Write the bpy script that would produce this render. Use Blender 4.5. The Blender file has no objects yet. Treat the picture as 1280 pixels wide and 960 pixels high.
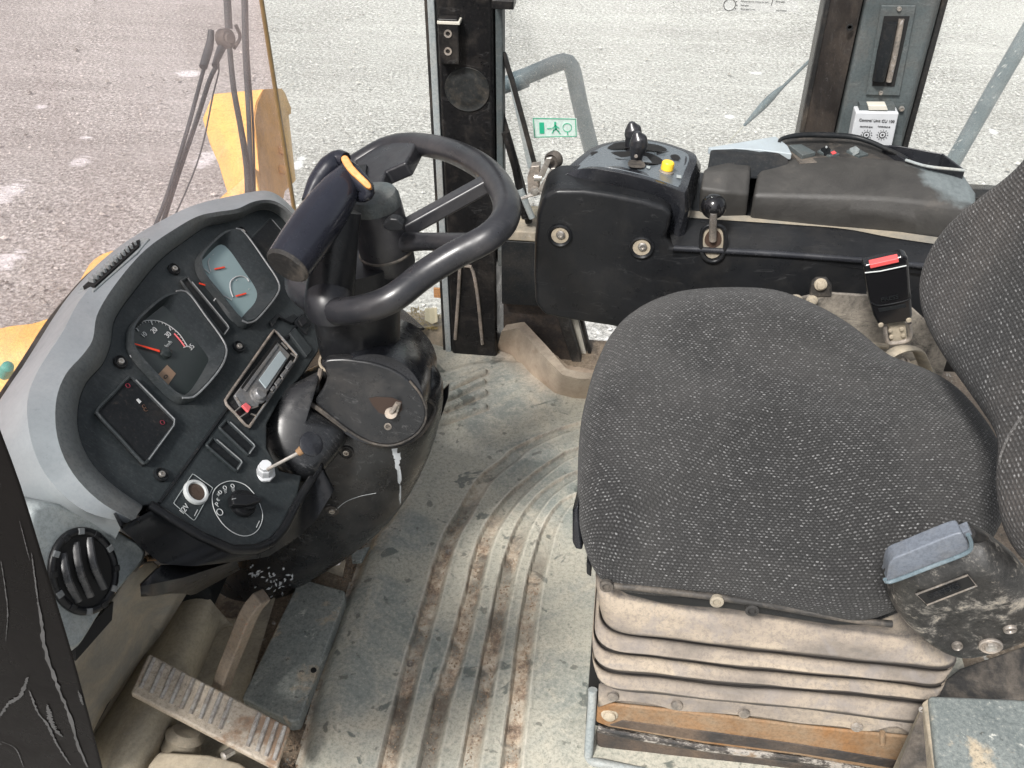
import bpy, bmesh, math, random
from mathutils import Vector, Matrix, noise
from mathutils.bvhtree import BVHTree
random.seed(7)
SC = bpy.context.scene
COL = SC.collection
V = Vector

# ------------------------------------------------------------------ camera
FPX, PITCH, YAW, CZ = 1200.0, math.radians(38.3), math.radians(7.1), 1.35
sp, cp, sy, cy = math.sin(PITCH), math.cos(PITCH), math.sin(YAW), math.cos(YAW)
CAM = V((0, 0, CZ))
FW = V((-sy*cp, cy*cp, -sp)); RT = V((cy, sy, 0)); UP = V((-sy*sp, cy*sp, cp))
cam_d = bpy.data.cameras.new("camera"); cam = bpy.data.objects.new("camera", cam_d); COL.objects.link(cam)
M = Matrix((RT, UP, -FW)).transposed().to_4x4(); M.translation = CAM
cam.matrix_world = M
cam_d.sensor_width = 36; cam_d.sensor_fit = 'HORIZONTAL'; cam_d.lens = 36*FPX/1280
cam_d.clip_start = 0.02; cam_d.clip_end = 900
SC.camera = cam

# ------------------------------------------------------------------ light
SUN_EL, SUN_AZ = math.radians(52), math.radians(205)     # azimuth measured from +Y clockwise
wd = bpy.data.worlds.new("World"); SC.world = wd; wd.use_nodes = True
wn = wd.node_tree.nodes; wl = wd.node_tree.links
bg = wn["Background"]
sky = wn.new("ShaderNodeTexSky"); sky.sky_type = 'NISHITA'; sky.sun_disc = False
sky.sun_elevation = SUN_EL; sky.sun_rotation = SUN_AZ; sky.dust_density = 4.0; sky.air_density = 1.0; sky.ozone_density = 1.0
hs = wn.new("ShaderNodeHueSaturation"); hs.inputs["Saturation"].default_value = 0.32   # overcast: little blue left
wl.new(sky.outputs[0], hs.inputs["Color"]); wl.new(hs.outputs[0], bg.inputs[0]); bg.inputs[1].default_value = 0.115
sd = bpy.data.lights.new("sun", 'SUN'); sd.energy = 3.1; sd.angle = math.radians(10); sd.color = (1, .97, .93)
sun = bpy.data.objects.new("sun", sd); COL.objects.link(sun)
sdir = V((math.sin(SUN_AZ)*math.cos(SUN_EL), math.cos(SUN_AZ)*math.cos(SUN_EL), math.sin(SUN_EL)))
sun.rotation_euler = sdir.to_track_quat('Z', 'Y').to_euler()
SC.view_settings.view_transform = 'Standard'; SC.view_settings.look = 'None'
SC.view_settings.exposure = 0.72; SC.view_settings.gamma = 1; SC.view_settings.use_curve_mapping = False
SC.render.engine = 'CYCLES'; SC.cycles.max_bounces = 8; SC.cycles.transparent_max_bounces = 12

# ------------------------------------------------------------------ geometry of the view: a photo pixel met with a real plane
def ray(px, py):
    return FW + RT*((px-640)/FPX) + UP*((480-py)/FPX)
def W(px, py, x=None, y=None, z=None, d=None, pl=None, off=0.0):
    r = ray(px, py)
    if x is not None: t = x/r.x
    elif y is not None: t = y/r.y
    elif z is not None: t = (z-CZ)/r.z
    elif d is not None: t = d
    else:
        p0, n = pl; t = (p0 + n*off - CAM).dot(n)/r.dot(n)
    return CAM + r*t

# ------------------------------------------------------------------ objects
ORG = {}
def link(o, parent=None, org=None):
    COL.objects.link(o)
    if parent is not None: o.parent = parent
    ORG[o.name] = org
    return o
def tag(o, label=None, cat=None, group=None, kind=None):
    if label: o['label'] = label
    if cat: o['category'] = cat
    if group: o['group'] = group
    if kind: o['kind'] = kind
    return o
def thing(name, loc, label, cat, group=None):
    o = bpy.data.objects.new(name, None); o.empty_display_size = .05
    o.location = loc; link(o, None, V(loc)); return tag(o, label, cat, group)
def mk(name, verts, faces, mat, parent=None, smooth=True, bevel=0, seg=3, sub=0, uvs=None, solid=0, ang=35, cols=None, weld=False):
    verts = [V(v) for v in verts]
    if parent is not None: org = ORG[parent.name]
    else:
        org = sum(verts, V((0, 0, 0)))/len(verts)
    me = bpy.data.meshes.new(name)
    me.from_pydata([tuple(v-org) for v in verts], [], faces)
    bm = bmesh.new(); bm.from_mesh(me)
    if weld: bmesh.ops.remove_doubles(bm, verts=bm.verts, dist=1e-5)
    bmesh.ops.recalc_face_normals(bm, faces=bm.faces)
    bm.to_mesh(me); bm.free()
    if uvs:
        ul = me.uv_layers.new(name='uv')
        for l in me.loops: ul.data[l.index].uv = uvs[l.vertex_index]
    if cols:
        ca = me.color_attributes.new('dirt_tone', 'FLOAT_COLOR', 'POINT')
        for i, c in enumerate(cols): ca.data[i].color = (c[0], c[1], c[2], 1)
    me.materials.append(mat)
    if smooth:
        me.shade_smooth()
        if not sub and not bevel: me.set_sharp_from_angle(angle=math.radians(40))
    o = bpy.data.objects.new(name, me)
    if parent is None: o.location = org
    link(o, parent, org if parent is None else ORG[parent.name])
    if solid:
        m = o.modifiers.new('thick', 'SOLIDIFY'); m.thickness = solid; m.offset = -1
    if sub:
        m = o.modifiers.new('sub', 'SUBSURF'); m.levels = sub; m.render_levels = sub
    if bevel:
        m = o.modifiers.new('bev', 'BEVEL'); m.width = bevel; m.segments = seg; m.limit_method = 'ANGLE'; m.angle_limit = math.radians(ang); m.harden_normals = False
        m2 = o.modifiers.new('wn', 'WEIGHTED_NORMAL'); m2.keep_sharp = False
    return o

def cr(pts, n, closed=False):
    """Catmull-Rom through pts, n samples evenly by length"""
    P = [V(p) for p in pts]; N = len(P); out = []
    segs = N if closed else N-1; K = 12
    for i in range(segs):
        if closed: a, b, c, d = P[(i-1) % N], P[i], P[(i+1) % N], P[(i+2) % N]
        else:
            b, c = P[i], P[i+1]; a = P[i-1] if i else b*2-c; d = P[i+2] if i+2 < N else c*2-b
        for k in range(K):
            t = k/K
            out.append(.5*((2*b)+(c-a)*t+(2*a-5*b+4*c-d)*t*t+(3*b-a-3*c+d)*t**3))
    out.append(P[0] if closed else P[-1])
    L = [0]
    for i in range(1, len(out)): L.append(L[-1]+(out[i]-out[i-1]).length)
    T = L[-1]; res = []; j = 0
    cnt = n if closed else n-1
    for k in range(n):
        s = T*k/cnt
        while j < len(L)-2 and L[j+1] < s: j += 1
        f = (s-L[j])/max(1e-9, L[j+1]-L[j]); res.append(out[j].lerp(out[j+1], max(0, min(1, f))))
    return res
def lin(pts, n):
    P = [V(p) for p in pts]; L = [0]
    for i in range(1, len(P)): L.append(L[-1]+(P[i]-P[i-1]).length)
    res = []; j = 0
    for k in range(n):
        s = L[-1]*k/(n-1)
        while j < len(L)-2 and L[j+1] < s: j += 1
        f = (s-L[j])/max(1e-9, L[j+1]-L[j]); res.append(P[j].lerp(P[j+1], f))
    return res
def skin(curves, closed=False, cap0=False, cap1=False):
    n = len(curves[0]); vs = [p for c in curves for p in c]; fs = []
    for i in range(len(curves)-1):
        for j in range(n if closed else n-1):
            a = i*n+j; b = i*n+(j+1) % n; fs.append((a, b, b+n, a+n))
    if cap0: fs.append(tuple(range(n)))
    if cap1: fs.append(tuple(range((len(curves)-1)*n, len(curves)*n)))
    return vs, fs
def prism(a, b):
    n = len(a); vs = list(a)+list(b)
    fs = [tuple(range(n)), tuple(range(n, 2*n))]+[(i, (i+1) % n, (i+1) % n+n, i+n) for i in range(n)]
    return vs, fs
def slab(name, pts, vec, mat, parent=None, rnd=0, **k):
    if rnd: pts = cr(pts, rnd, True)
    pts = [V(p) for p in pts]
    return mk(name, *prism(pts, [p+vec for p in pts]), mat, parent, **k)
def boxm(c, ex, ey, ez):
    vs = [c+ex*a+ey*b+ez*e for a in (-1, 1) for b in (-1, 1) for e in (-1, 1)]
    return vs, [(0, 1, 3, 2), (4, 5, 7, 6), (0, 1, 5, 4), (2, 3, 7, 6), (0, 2, 6, 4), (1, 3, 7, 5)]
def box(name, c, ex, ey, ez, mat, parent=None, **k):
    return mk(name, *boxm(V(c), V(ex), V(ey), V(ez)), mat, parent, **k)
def tubem(pts, r, n=14, closed=False, samples=0, sx=1.0, sz=1.0, cap=True, up=None):
    if samples:
        m0 = len(pts); R0 = r
        pts = cr(pts, samples, closed)
        if isinstance(R0, (list, tuple)):
            r = [R0[min(m0-1, int(i/(samples-1)*(m0-1)))]*(1-((i/(samples-1)*(m0-1)) % 1)) + R0[min(m0-1, int(i/(samples-1)*(m0-1))+1)]*((i/(samples-1)*(m0-1)) % 1) for i in range(samples)]
    pts = [V(p) for p in pts]; N = len(pts)
    if not isinstance(r, (list, tuple)): r = [r]*N
    rings = []; prev = None
    for i in range(N):
        t = (pts[(i+1) % N]-pts[i-1]) if closed or 0 < i < N-1 else (pts[1]-pts[0] if i == 0 else pts[-1]-pts[-2])
        t.normalize()
        if up is not None: u = V(up)-t*V(up).dot(t)
        elif prev is None:
            u = V((0, 0, 1)) if abs(t.z) < .9 else V((1, 0, 0)); u = u-t*u.dot(t)
        else: u = prev-t*prev.dot(t)
        u.normalize(); prev = u; w = t.cross(u)
        rings.append([pts[i]+(u*math.cos(2*math.pi*k/n)*sz+w*math.sin(2*math.pi*k/n)*sx)*r[i] for k in range(n)])
    if closed: rings.append(rings[0])
    vs, fs = skin(rings, True, cap and not closed, cap and not closed)
    return vs, fs
def tube(name, pts, r, mat, parent=None, n=14, closed=False, samples=0, sx=1.0, sz=1.0, up=None, **k):
    vs, fs = tubem(pts, r, n, closed, samples, sx, sz, True, up)
    return mk(name, vs, fs, mat, parent, weld=closed, **k)
def lathem(c, ax, prof, n=24):
    c = V(c); ax = V(ax).normalized(); u = ax.orthogonal().normalized(); w = ax.cross(u)
    rings = [[c+ax*h+(u*math.cos(2*math.pi*k/n)+w*math.sin(2*math.pi*k/n))*max(r, 1e-5) for k in range(n)] for r, h in prof]
    return skin(rings, True, True, True)
def lathe(name, c, ax, prof, mat, parent=None, n=24, **k):
    vs, fs = lathem(c, ax, prof, n); return mk(name, vs, fs, mat, parent, **k)
def join(*parts):
    vs, fs = [], []
    for v, f in parts:
        b = len(vs); vs += list(v); fs += [tuple(i+b for i in q) for q in f]
    return vs, fs
def pillow(name, ring, cen, up, prof, mat, parent=None, sub=0, dome=0, bottom=True, inner=6, fn=None, **k):
    """closed ring of points; prof = list of (inset metres, height along up); then inner rings domed to the centre"""
    up = V(up).normalized(); cen = V(cen); rings = []; uvr = []
    def uv(p, q, extra):
        return (q-cen).dot(EX), (q-cen).dot(EY)
    EX = V((1, 0, 0)); EX = (EX-up*EX.dot(up))
    EX = EX.normalized() if EX.length > .3 else V((0, 1, 0))
    EY = up.cross(EX)
    arc = 0; uvs = []; hist = []
    for (ins, h) in prof:
        rg = []
        for p in ring:
            q = V(p); dv = cen-q; dv -= up*dv.dot(up); L = dv.length
            rg.append(q+dv.normalized()*min(ins, L*.95)+up*h)
        rings.append(rg)
    # uv by arc length measured back from the last profile ring
    last = rings[-1]; lastuv = [((p-cen).dot(EX), (p-cen).dot(EY)) for p in last]
    UVs = [None]*len(rings); UVs[-1] = lastuv
    for i in range(len(rings)-2, -1, -1):
        row = []
        for j, p in enumerate(rings[i]):
            dlen = (p-rings[i+1][j]).length; q = last[j]-cen; dirv = V((q.dot(EX), q.dot(EY)))
            dirv.normalize(); row.append((UVs[i+1][j][0]+dirv.x*dlen, UVs[i+1][j][1]+dirv.y*dlen))
        UVs[i] = row
    hz = sum(((p-cen).dot(up) for p in last))/len(last)
    for kx in range(1, inner+1):
        f = 1-kx/(inner+.35)
        rg = []
        for p in last:
            b = cen+(p-cen-up*(p-cen).dot(up))*f
            h0 = (p-cen).dot(up)*f+hz*(1-f)
            rg.append(b+up*(h0+dome*(1-f*f)))
        rings.append(rg); UVs.append([((p-cen).dot(EX), (p-cen).dot(EY)) for p in rg])
    if fn:
        rings = [[fn(p) for p in rg] for rg in rings]
    vs, fs = skin(rings, True, bottom, True)
    return mk(name, vs, fs, mat, parent, uvs=[u for r in UVs for u in r], sub=sub, **k)
_bvh = {}
def surf(o, px, py, off=0.0):
    """point and normal where the sight line through a pixel meets a built mesh"""
    if o.name not in _bvh:
        bpy.context.view_layer.update()
        dg = bpy.context.evaluated_depsgraph_get(); e = o.evaluated_get(dg); me = e.to_mesh()
        org = ORG[o.name]
        _bvh[o.name] = BVHTree.FromPolygons([v.co+org for v in me.vertices], [tuple(p.vertices) for p in me.polygons]); e.to_mesh_clear()
    r = ray(px, py).normalized(); p, n, i, d = _bvh[o.name].ray_cast(CAM, r)
    if p is None: 
        p, n, i, d = _bvh[o.name].find_nearest(CAM+r*1.3)
        print('surf miss', o.name, px, py)
    if n.dot(r) > 0: n = -n
    return p+n*off, n
def text(name, s, p, ex, ey, size, mat, parent=None, align='CENTER', ext=0.0004, shear=0):
    c = bpy.data.curves.new(name, 'FONT'); c.body = s; c.size = size; c.align_x = align; c.align_y = 'CENTER'; c.extrude = ext; c.shear = shear
    o = bpy.data.objects.new(name, c); COL.objects.link(o); bpy.context.view_layer.update()
    me = bpy.data.meshes.new_from_object(o.evaluated_get(bpy.context.evaluated_depsgraph_get())); bpy.data.objects.remove(o)
    ex = V(ex).normalized(); ey = V(ey); ey = (ey-ex*ey.dot(ex)).normalized(); ez = ex.cross(ey)
    org = ORG[parent.name] if parent is not None else V(p)
    for v in me.vertices: v.co = V(p)-org+ex*v.co.x+ey*v.co.y+ez*v.co.z
    me.materials.clear(); me.materials.append(mat)
    o = bpy.data.objects.new(name, me)
    if parent is None: o.location = org
    return link(o, parent, org)
def screw(parent, p, n, r=.006, mat=None, cup=None, name='screw'):
    n = V(n).normalized(); u = n.orthogonal().normalized()
    parts = [lathem(p, n, [(r, -.002), (r, .0016), (r*.85, .0028), (r*.5, .0028), (r*.42, .0008), (0, .0008)], 16)]
    vs, fs = join(*parts)
    o = mk(name, vs, fs, mat or MT['steel'], parent)
    if cup:
        lathe('washer', V(p)-n*.001, n, [(r*1.15, .0), (r*1.75, .001), (r*1.9, .0026), (r*2.1, .0022), (r*2.15, -.002)], cup, parent, n=20)
    return o

# ------------------------------------------------------------------ materials
def rgb(c): return (c, c, c, 1) if not isinstance(c, (tuple, list)) else (c[0], c[1], c[2], 1)
def newmat(name):
    m = bpy.data.materials.new(name); m.use_nodes = True; nt = m.node_tree; b = nt.nodes['Principled BSDF']
    return m, nt, b
class NT:
    def __init__(s, nt):
        s.nt = nt; s.tc = nt.nodes.new('ShaderNodeTexCoord')
    def n(s, t, **k):
        o = s.nt.nodes.new(t)
        for a, b in k.items(): setattr(o, a, b)
        return o
    def l(s, a, b): s.nt.links.new(a, b)
    def noise(s, sc, det=6, rough=.6, coord=None, dist=0, stretch=None):
        t = s.n('ShaderNodeTexNoise'); t.inputs['Scale'].default_value = sc; t.inputs['Detail'].default_value = det
        t.inputs['Roughness'].default_value = rough; t.inputs['Distortion'].default_value = dist
        c = coord or s.tc.outputs['Object']
        if stretch:
            mp = s.n('ShaderNodeMapping'); mp.inputs['Scale'].default_value = stretch[:3]
            if len(stretch) > 3: mp.inputs['Rotation'].default_value = stretch[3:]
            s.l(c, mp.inputs[0]); c = mp.outputs[0]
        s.l(c, t.inputs['Vector']); return t.outputs['Fac']
    def ramp(s, fac, stops, interp='LINEAR'):
        r = s.n('ShaderNodeValToRGB'); r.color_ramp.interpolation = interp
        e = r.color_ramp.elements
        while len(e) < len(stops): e.new(.5)
        for i, (p, c) in enumerate(stops): e[i].position = p; e[i].color = rgb(c)
        s.l(fac, r.inputs[0]); return r.outputs[0]
    def math(s, op, a, b=None, clamp=False):
        m = s.n('ShaderNodeMath', operation=op); m.use_clamp = clamp
        for i, v in enumerate((a, b)):
            if v is None: continue
            if hasattr(v, 'is_output'): s.l(v, m.inputs[i])
            else: m.inputs[i].default_value = v
        return m.outputs[0]
    def mix(s, f, a, b, blend='MIX'):
        m = s.n('ShaderNodeMix', data_type='RGBA', blend_type=blend)
        for i, v in ((0, f), (6, a), (7, b)):
            if hasattr(v, 'is_output'): s.l(v, m.inputs[i])
            elif i == 0: m.inputs[0].default_value = v
            else: m.inputs[i].default_value = rgb(v)
        return m.outputs[2]
    def bump(s, b, h, st=.3, dist=.001):
        n = s.n('ShaderNodeBump'); n.inputs['Strength'].default_value = st; n.inputs['Distance'].default_value = dist
        s.l(h, n.inputs['Height']); s.l(n.outputs[0], b.inputs['Normal']); return n
def plastic(name, c, rough=.45, var=.5, dust=(.25, .2, .15), damt=.15, dscale=9, grain=900, gst=.15, scratch=.2, scol=.3, metal=0, coat=0, spec=.33, fine=210, fst=.25):
    m, nt, b = newmat(name); T = NT(nt)
    c2 = tuple(min(1, x*(1+var)+.004) for x in (c if isinstance(c, tuple) else (c,)*3))
    big = T.noise(6, 5, .6); base = T.mix(T.ramp(big, [(.35, 0), (.7, 1)]), c, c2)
    dn = T.noise(dscale, 8, .72, dist=.4); dm = T.ramp(dn, [(.5-.1*damt, 0), (.78, damt*2)])
    base = T.mix(dm, base, dust)
    if scratch:
        sn = T.noise(14, 2, .5, dist=1.5, stretch=(1, 14, 3, .3, .9, .4)); sm = T.ramp(sn, [(.615, 0), (.63, scratch), (.65, 0)])
        fin_ = T.noise(160, 2, .5); sm2 = T.ramp(fin_, [(.73, 0), (.76, scratch*.8)])
        base = T.mix(T.math('MAXIMUM', sm, sm2), base, scol)
    fn = T.noise(fine, 4, .8); base = T.mix(T.ramp(fn, [(.38, fst), (.55, 0)]), base, 0.0); base = T.mix(T.math('MULTIPLY', T.ramp(fn, [(.58, 0), (.7, fst)]), .5), base, dust)
    T.l(base, b.inputs['Base Color'])
    rr = T.ramp(T.noise(25, 6, .7), [(.3, max(0, rough-.12)), (.75, min(1, rough+.16))])
    T.l(T.math('ADD', rr, T.math('MULTIPLY', dm, .35), True), b.inputs['Roughness'])
    b.inputs['Metallic'].default_value = metal; b.inputs['Specular IOR Level'].default_value = spec
    if coat: b.inputs['Coat Weight'].default_value = coat; b.inputs['Coat Roughness'].default_value = .15
    h = T.noise(grain, 3, .6); h2 = T.noise(30, 5, .6)
    T.bump(b, T.math('ADD', T.math('MULTIPLY', h, .35), T.math('MULTIPLY', h2, 1.0)), gst, .0012)
    return m
def chipped(name):
    m, nt, b = newmat(name); T = NT(nt)
    g = T.noise(30, 8, .8, stretch=(.5, 1, 1.3)); col = T.ramp(g, [(.42, .012), (.50, (.05, .042, .036)), (.56, (.30, .28, .25)), (.64, (.16, .11, .07))])
    T.l(col, b.inputs['Base Color']); b.inputs['Roughness'].default_value = .5; T.bump(b, g, .5, .003); return m
def flat(name, c, rough=.5, metal=0, var=.12):
    m, nt, b = newmat(name); T = NT(nt); cc = c if isinstance(c, tuple) else (c,)*3
    T.l(T.mix(T.noise(40, 5, .7), tuple(x*(1-var) for x in cc), tuple(min(1, x*(1+var)) for x in cc)), b.inputs['Base Color'])
    b.inputs['Roughness'].default_value = rough; b.inputs['Metallic'].default_value = metal; return m
MT = {}
MT['steel'] = plastic('worn_steel', (.45, .43, .4), .35, metal=.8, dust=(.3, .2, .12), damt=.3, dscale=60, scratch=0)
MT['black'] = plastic('black_plastic', (.0085, .0092, .0105), .33, damt=.1, dust=(.08, .072, .062), scratch=.06, fst=.1, spec=.26)
MT['grip'] = plastic('polished_grip_plastic', (.011, .012, .018), .2, damt=.03, dust=(.12, .11, .1), scratch=.0, gst=.015, grain=60, spec=.5, fst=.05)
MT['black_sheen'] = plastic('smooth_black_plastic', (.012, .013, .016), .24, damt=.05, dust=(.16, .15, .14), scratch=.08, gst=.03, grain=300, spec=.5, fst=.05)
MT['panel'] = plastic('dash_panel_plastic', (.022, .027, .029), .42, var=.6, damt=.14, dust=(.16, .16, .15), gst=.12, scratch=.1)
MT['topsheen'] = plastic('grey_top_sheen', (.085, .10, .112), .27, var=.15, damt=.08, dust=(.15, .15, .15), dscale=14, scratch=.06, gst=.04, fst=.08, spec=.6)  # grey lightened so the sky sheen sits in the colour
MT['pale'] = plastic('pale_tray_top', (.24, .275, .295), .35, damt=.2, dust=(.3, .3, .28), scratch=.1, fst=.06, gst=.05)
MT['blank'] = plastic('dark_insert', (.010, .0115, .013), .4, damt=.05, scratch=0, gst=.05, spec=.2)
MT['dusty'] = plastic('dusty_black', (.024, .023, .022), .55, var=.8, damt=.6, dust=(.22, .185, .15), dscale=7, scratch=.1)
MT['rim_rubber'] = plastic('steering_rubber', (.013, .0135, .016), .34, damt=.1, dust=(.15, .13, .12), gst=.08, scratch=.08, fst=.08, spec=.5)
MT['cowl'] = plastic('grey_cowl_plastic', (.225, .25, .262), .36, var=.35, dust=(.42, .42, .42), damt=.3, dscale=4, gst=.1, scratch=.08, scol=.12, fst=.06)
MT['ridge'] = plastic('grey_cowl_ridge', (.13, .14, .14), .5, var=.4, dust=(.22, .2, .17), damt=.3, dscale=8, gst=.15, scratch=.1)
MT['cover'] = plastic('dusty_column_plastic', (.010, .0108, .012), .28, var=.8, damt=.2, dust=(.11, .10, .09), dscale=11, scratch=.15, gst=.05, fst=.1, spec=.5)
MT['wiper'] = plastic('wiper_paint', (.022, .030, .034), .5, damt=.1, dust=(.1, .1, .1), fst=.1)
MT['grey'] = plastic('grey_green_plastic', (.24, .268, .272), .5, var=.3, dust=(.4, .35, .28), damt=.3, dscale=8, scratch=.1, scol=.5)
MT['pillar'] = plastic('pillar_paint', (.006, .006, .0065), .33, damt=.1, dust=(.2, .17, .14), dscale=12, scratch=.08, scol=.35, gst=.05, spec=.22)
MT['trim'] = plastic('pillar_trim', (.060, .072, .074), .5, var=.5, damt=.35, dust=(.12, .105, .09), dscale=10, scratch=.15)
MT['brown'] = plastic('grimy_wall', (.028, .025, .024), .6, var=1.0, damt=.8, dust=(.13, .095, .07), dscale=5, scratch=.1)
MT['rubber'] = plastic('rubber_seal', (.012, .012, .012), .6, damt=.2, scratch=0)
MT['railblue'] = plastic('blue_grey_rail', (.10, .135, .155), .42, damt=.2, dust=(.3, .32, .33), dscale=30, scratch=.5, scol=.6)
MT['yellow'] = plastic('yellow_paint', (.78, .45, .12), .45, var=.2, damt=.3, dust=(.38, .24, .12), dscale=12, scratch=.5, scol=(.12, .06, .03), gst=.05)
MT['white'] = flat('white_plastic', (.46, .475, .49), .4)
MT['offwhite'] = flat('aged_white', (.5, .48, .42), .5)
MT['ink'] = flat('dark_print', .03, .6)
MT['print'] = flat('pale_print', (.46, .48, .48), .6)
MT['printg'] = flat('grey_print', (.3, .33, .33), .6)
MT['red'] = flat('red_plastic', (.62, .085, .085), .4)
MT['orange'] = plastic('amber_rocker', (.50, .21, .05), .4, damt=.3, dust=(.3, .18, .08), dscale=60, scratch=.2, scol=.05)
MT['needle'] = flat('needle_red', (.85, .06, .02), .4)
MT['pink'] = flat('pink_red', (.65, .12, .13), .5)
MT['yellowk'] = flat('yellow_knob', (.85, .55, .04), .4)
MT['green'] = flat('sign_green', (.02, .36, .2), .5)
MT['dialdark'] = flat('dial_face_dark', (.025, .032, .032), .25)
MT['dialpale'] = flat('dial_face_pale', (.24, .33, .34), .3, var=.05)
MT['lcd'] = flat('lcd_brown', (.22, .15, .10), .4)
MT['screen'] = flat('radio_display', (.34, .40, .42), .2)
MT['radio'] = plastic('radio_silver', (.16, .165, .17), .35, damt=.5, dust=(.25, .23, .2), dscale=60, scratch=.2, metal=.3)
MT['teal'] = flat('teal_cap', (.04, .32, .26), .5)
MT['rust'] = plastic('rusty_brown', (.20, .105, .045), .6, var=.6, damt=1.0, dust=(.26, .19, .125), dscale=9, scratch=.3, scol=.05)
MT['tan'] = plastic('dust_tan', (.35, .30, .225), .75, var=.25, damt=.8, dust=(.21, .19, .155), dscale=9, scratch=.2, scol=.5, gst=.22, fst=.16, fine=190)
MT['hump'] = plastic('dusty_olive_rubber', (.44, .385, .285), .75, var=.2, damt=.7, dust=(.26, .235, .19), dscale=8, scratch=.2, scol=.55, gst=.22, fst=.16, fine=190)
MT['worn'] = plastic('worn_edge_steel', (.16, .145, .13), .4, var=1.2, damt=.8, dust=(.42, .36, .3), dscale=25, scratch=.6, scol=.55, metal=.5, gst=.4)
MT['hole'] = flat('dark_hole', .004, .8)
MT['seam'] = flat('amber_sealant', (.22, .15, .06), .6, var=.4)
MT['chipped'] = chipped('chipped_black_white')
# ---- gravel yard
m, nt, b = newmat('pale_gravel'); T = NT(nt)
fine = T.noise(38, 6, .85); med = T.noise(9, 5, .7); big = T.noise(.35, 6, .62, dist=.6)
vor = T.n('ShaderNodeTexVoronoi'); vor.inputs['Scale'].default_value = 30; T.l(T.tc.outputs['Object'], vor.inputs['Vector'])
col = T.ramp(fine, [(.40, (.06, .058, .054)), (.475, (.26, .255, .242)), (.54, (.49, .485, .46)), (.61, (.90, .89, .865))])
col = T.mix(T.ramp(T.noise(95, 3, .8), [(.47, 0), (.6, .5)]), col, (.68, .67, .63))
col = T.mix(T.ramp(med, [(.35, .4), (.6, 0)]), col, (.27, .26, .23))
col = T.mix(T.ramp(big, [(.42, 0), (.62, .35)]), col, (.6, .6, .57))
tr = T.noise(1.2, 5, .6, dist=.8, stretch=(.35, 3.2, 1, 0, 0, .15)); col = T.mix(T.ramp(tr, [(.52, 0), (.72, .38)]), col, (.70, .69, .66))
trk = T.noise(.55, 4, .55, dist=.5, stretch=(.12, 2.2, 1, 0, 0, .2)); col = T.mix(T.ramp(trk, [(.36, .22), (.54, 0)]), col, (.22, .21, .195)); GCOL = col; b.inputs['Roughness'].default_value = .9
GT, GB = T, b
T.bump(b, T.math('ADD', fine, T.math('MULTIPLY', vor.outputs['Distance'], .6)), .9, .02); MT['ground'] = m
# thin snow lying in streaks
MT['snow'] = flat('snow', (.86, .87, .88), .7, var=.05)
# ---- floor mat, with a painted-on vertex mask of the dirt that lies in its grooves
m, nt, b = newmat('ribbed_floor_mat'); T = NT(nt)
at = T.n('ShaderNodeAttribute', attribute_name='dirt_tone'); sep = T.n('ShaderNodeSeparateColor'); T.l(at.outputs['Color'], sep.inputs[0])
g1 = T.noise(7.5, 9, .7, dist=.8); g2 = T.noise(22, 8, .7); g3 = T.noise(180, 4, .7); g4 = T.noise(3.1, 5, .55, dist=1.2)
col = T.ramp(g1, [(.33, (.16, .18, .168)), (.46, (.25, .268, .246)), (.55, (.335, .335, .295)), (.66, (.45, .415, .34))])
col = T.mix(T.ramp(g4, [(.42, 0), (.54, .75)]), col, (.42, .40, .33))
col = T.mix(T.ramp(g2, [(.55, 0), (.75, .55)]), col, (.44, .40, .33))
blot = T.noise(13, 4, .5, dist=.7); col = T.mix(T.ramp(blot, [(.63, 0), (.65, .8), (.8, .65)]), col, (.075, .088, .082))
sp1 = T.noise(42, 3, .5); col = T.mix(T.ramp(T.noise(19, 7, .7, dist=1.2), [(.57, 0), (.66, .6)]), col, (.50, .46, .38)); col = T.mix(T.ramp(sp1, [(.66, 0), (.69, .7)]), col, (.10, .10, .085))
g5 = T.noise(150, 6, .85); col = T.mix(T.ramp(g5, [(.40, .5), (.52, 0)]), col, (.11, .13, .115)); col = T.mix(T.ramp(g5, [(.55, 0), (.66, .5)]), col, (.52, .49, .42))
gd = T.ramp(T.noise(26, 8, .8), [(.36, (.09, .065, .048)), (.44, (.25, .18, .13)), (.51, (.42, .33, .24)), (.62, (.60, .53, .43))])
gd2 = T.ramp(T.noise(7, 5, .6), [(.38, 0), (.56, 1)])
gd3 = T.ramp(T.noise(30, 6, .75), [(.42, 0), (.56, 1)]); dm = T.math('MULTIPLY', sep.outputs[0], T.math('ADD', T.math('ADD', T.math('MULTIPLY', gd2, .45), T.math('MULTIPLY', gd3, .35)), .25), True)
gv = T.mix(T.ramp(T.noise(9, 6, .6, dist=.6), [(.50, 0), (.58, .85)]), gd, (.085, .07, .055))
col = T.mix(dm, col, gv)
col = T.mix(T.math('MULTIPLY', sep.outputs[2], .85), col, T.ramp(g2, [(.35, (.26, .185, .13)), (.65, (.42, .33, .245))]))
wear = T.math('MULTIPLY', T.math('MAXIMUM', sep.outputs[1], 0.0), T.ramp(g2, [(.4, .2), (.6, .75)])); col = T.mix(wear, col, (.60, .57, .49))
plat = T.math('MULTIPLY', T.math('MAXIMUM', T.math('MULTIPLY', sep.outputs[1], -1.0), 0.0), T.ramp(g1, [(.3, .85), (.65, .45)])); col = T.mix(plat, col, (.13, .14, .13))
T.l(col, b.inputs['Base Color'])
T.l(T.math('ADD', T.ramp(g2, [(.35, .30), (.7, .68)]), T.math('MULTIPLY', dm, .3), True), b.inputs['Roughness'])
T.bump(b, T.math('ADD', T.math('MULTIPLY', g3, .5), T.math('ADD', g2, T.math('MULTIPLY', T.math('MULTIPLY', T.noise(260, 4, .8), 3.0), sep.outputs[0]))), .35, .0035); MT['mat'] = m
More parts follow.
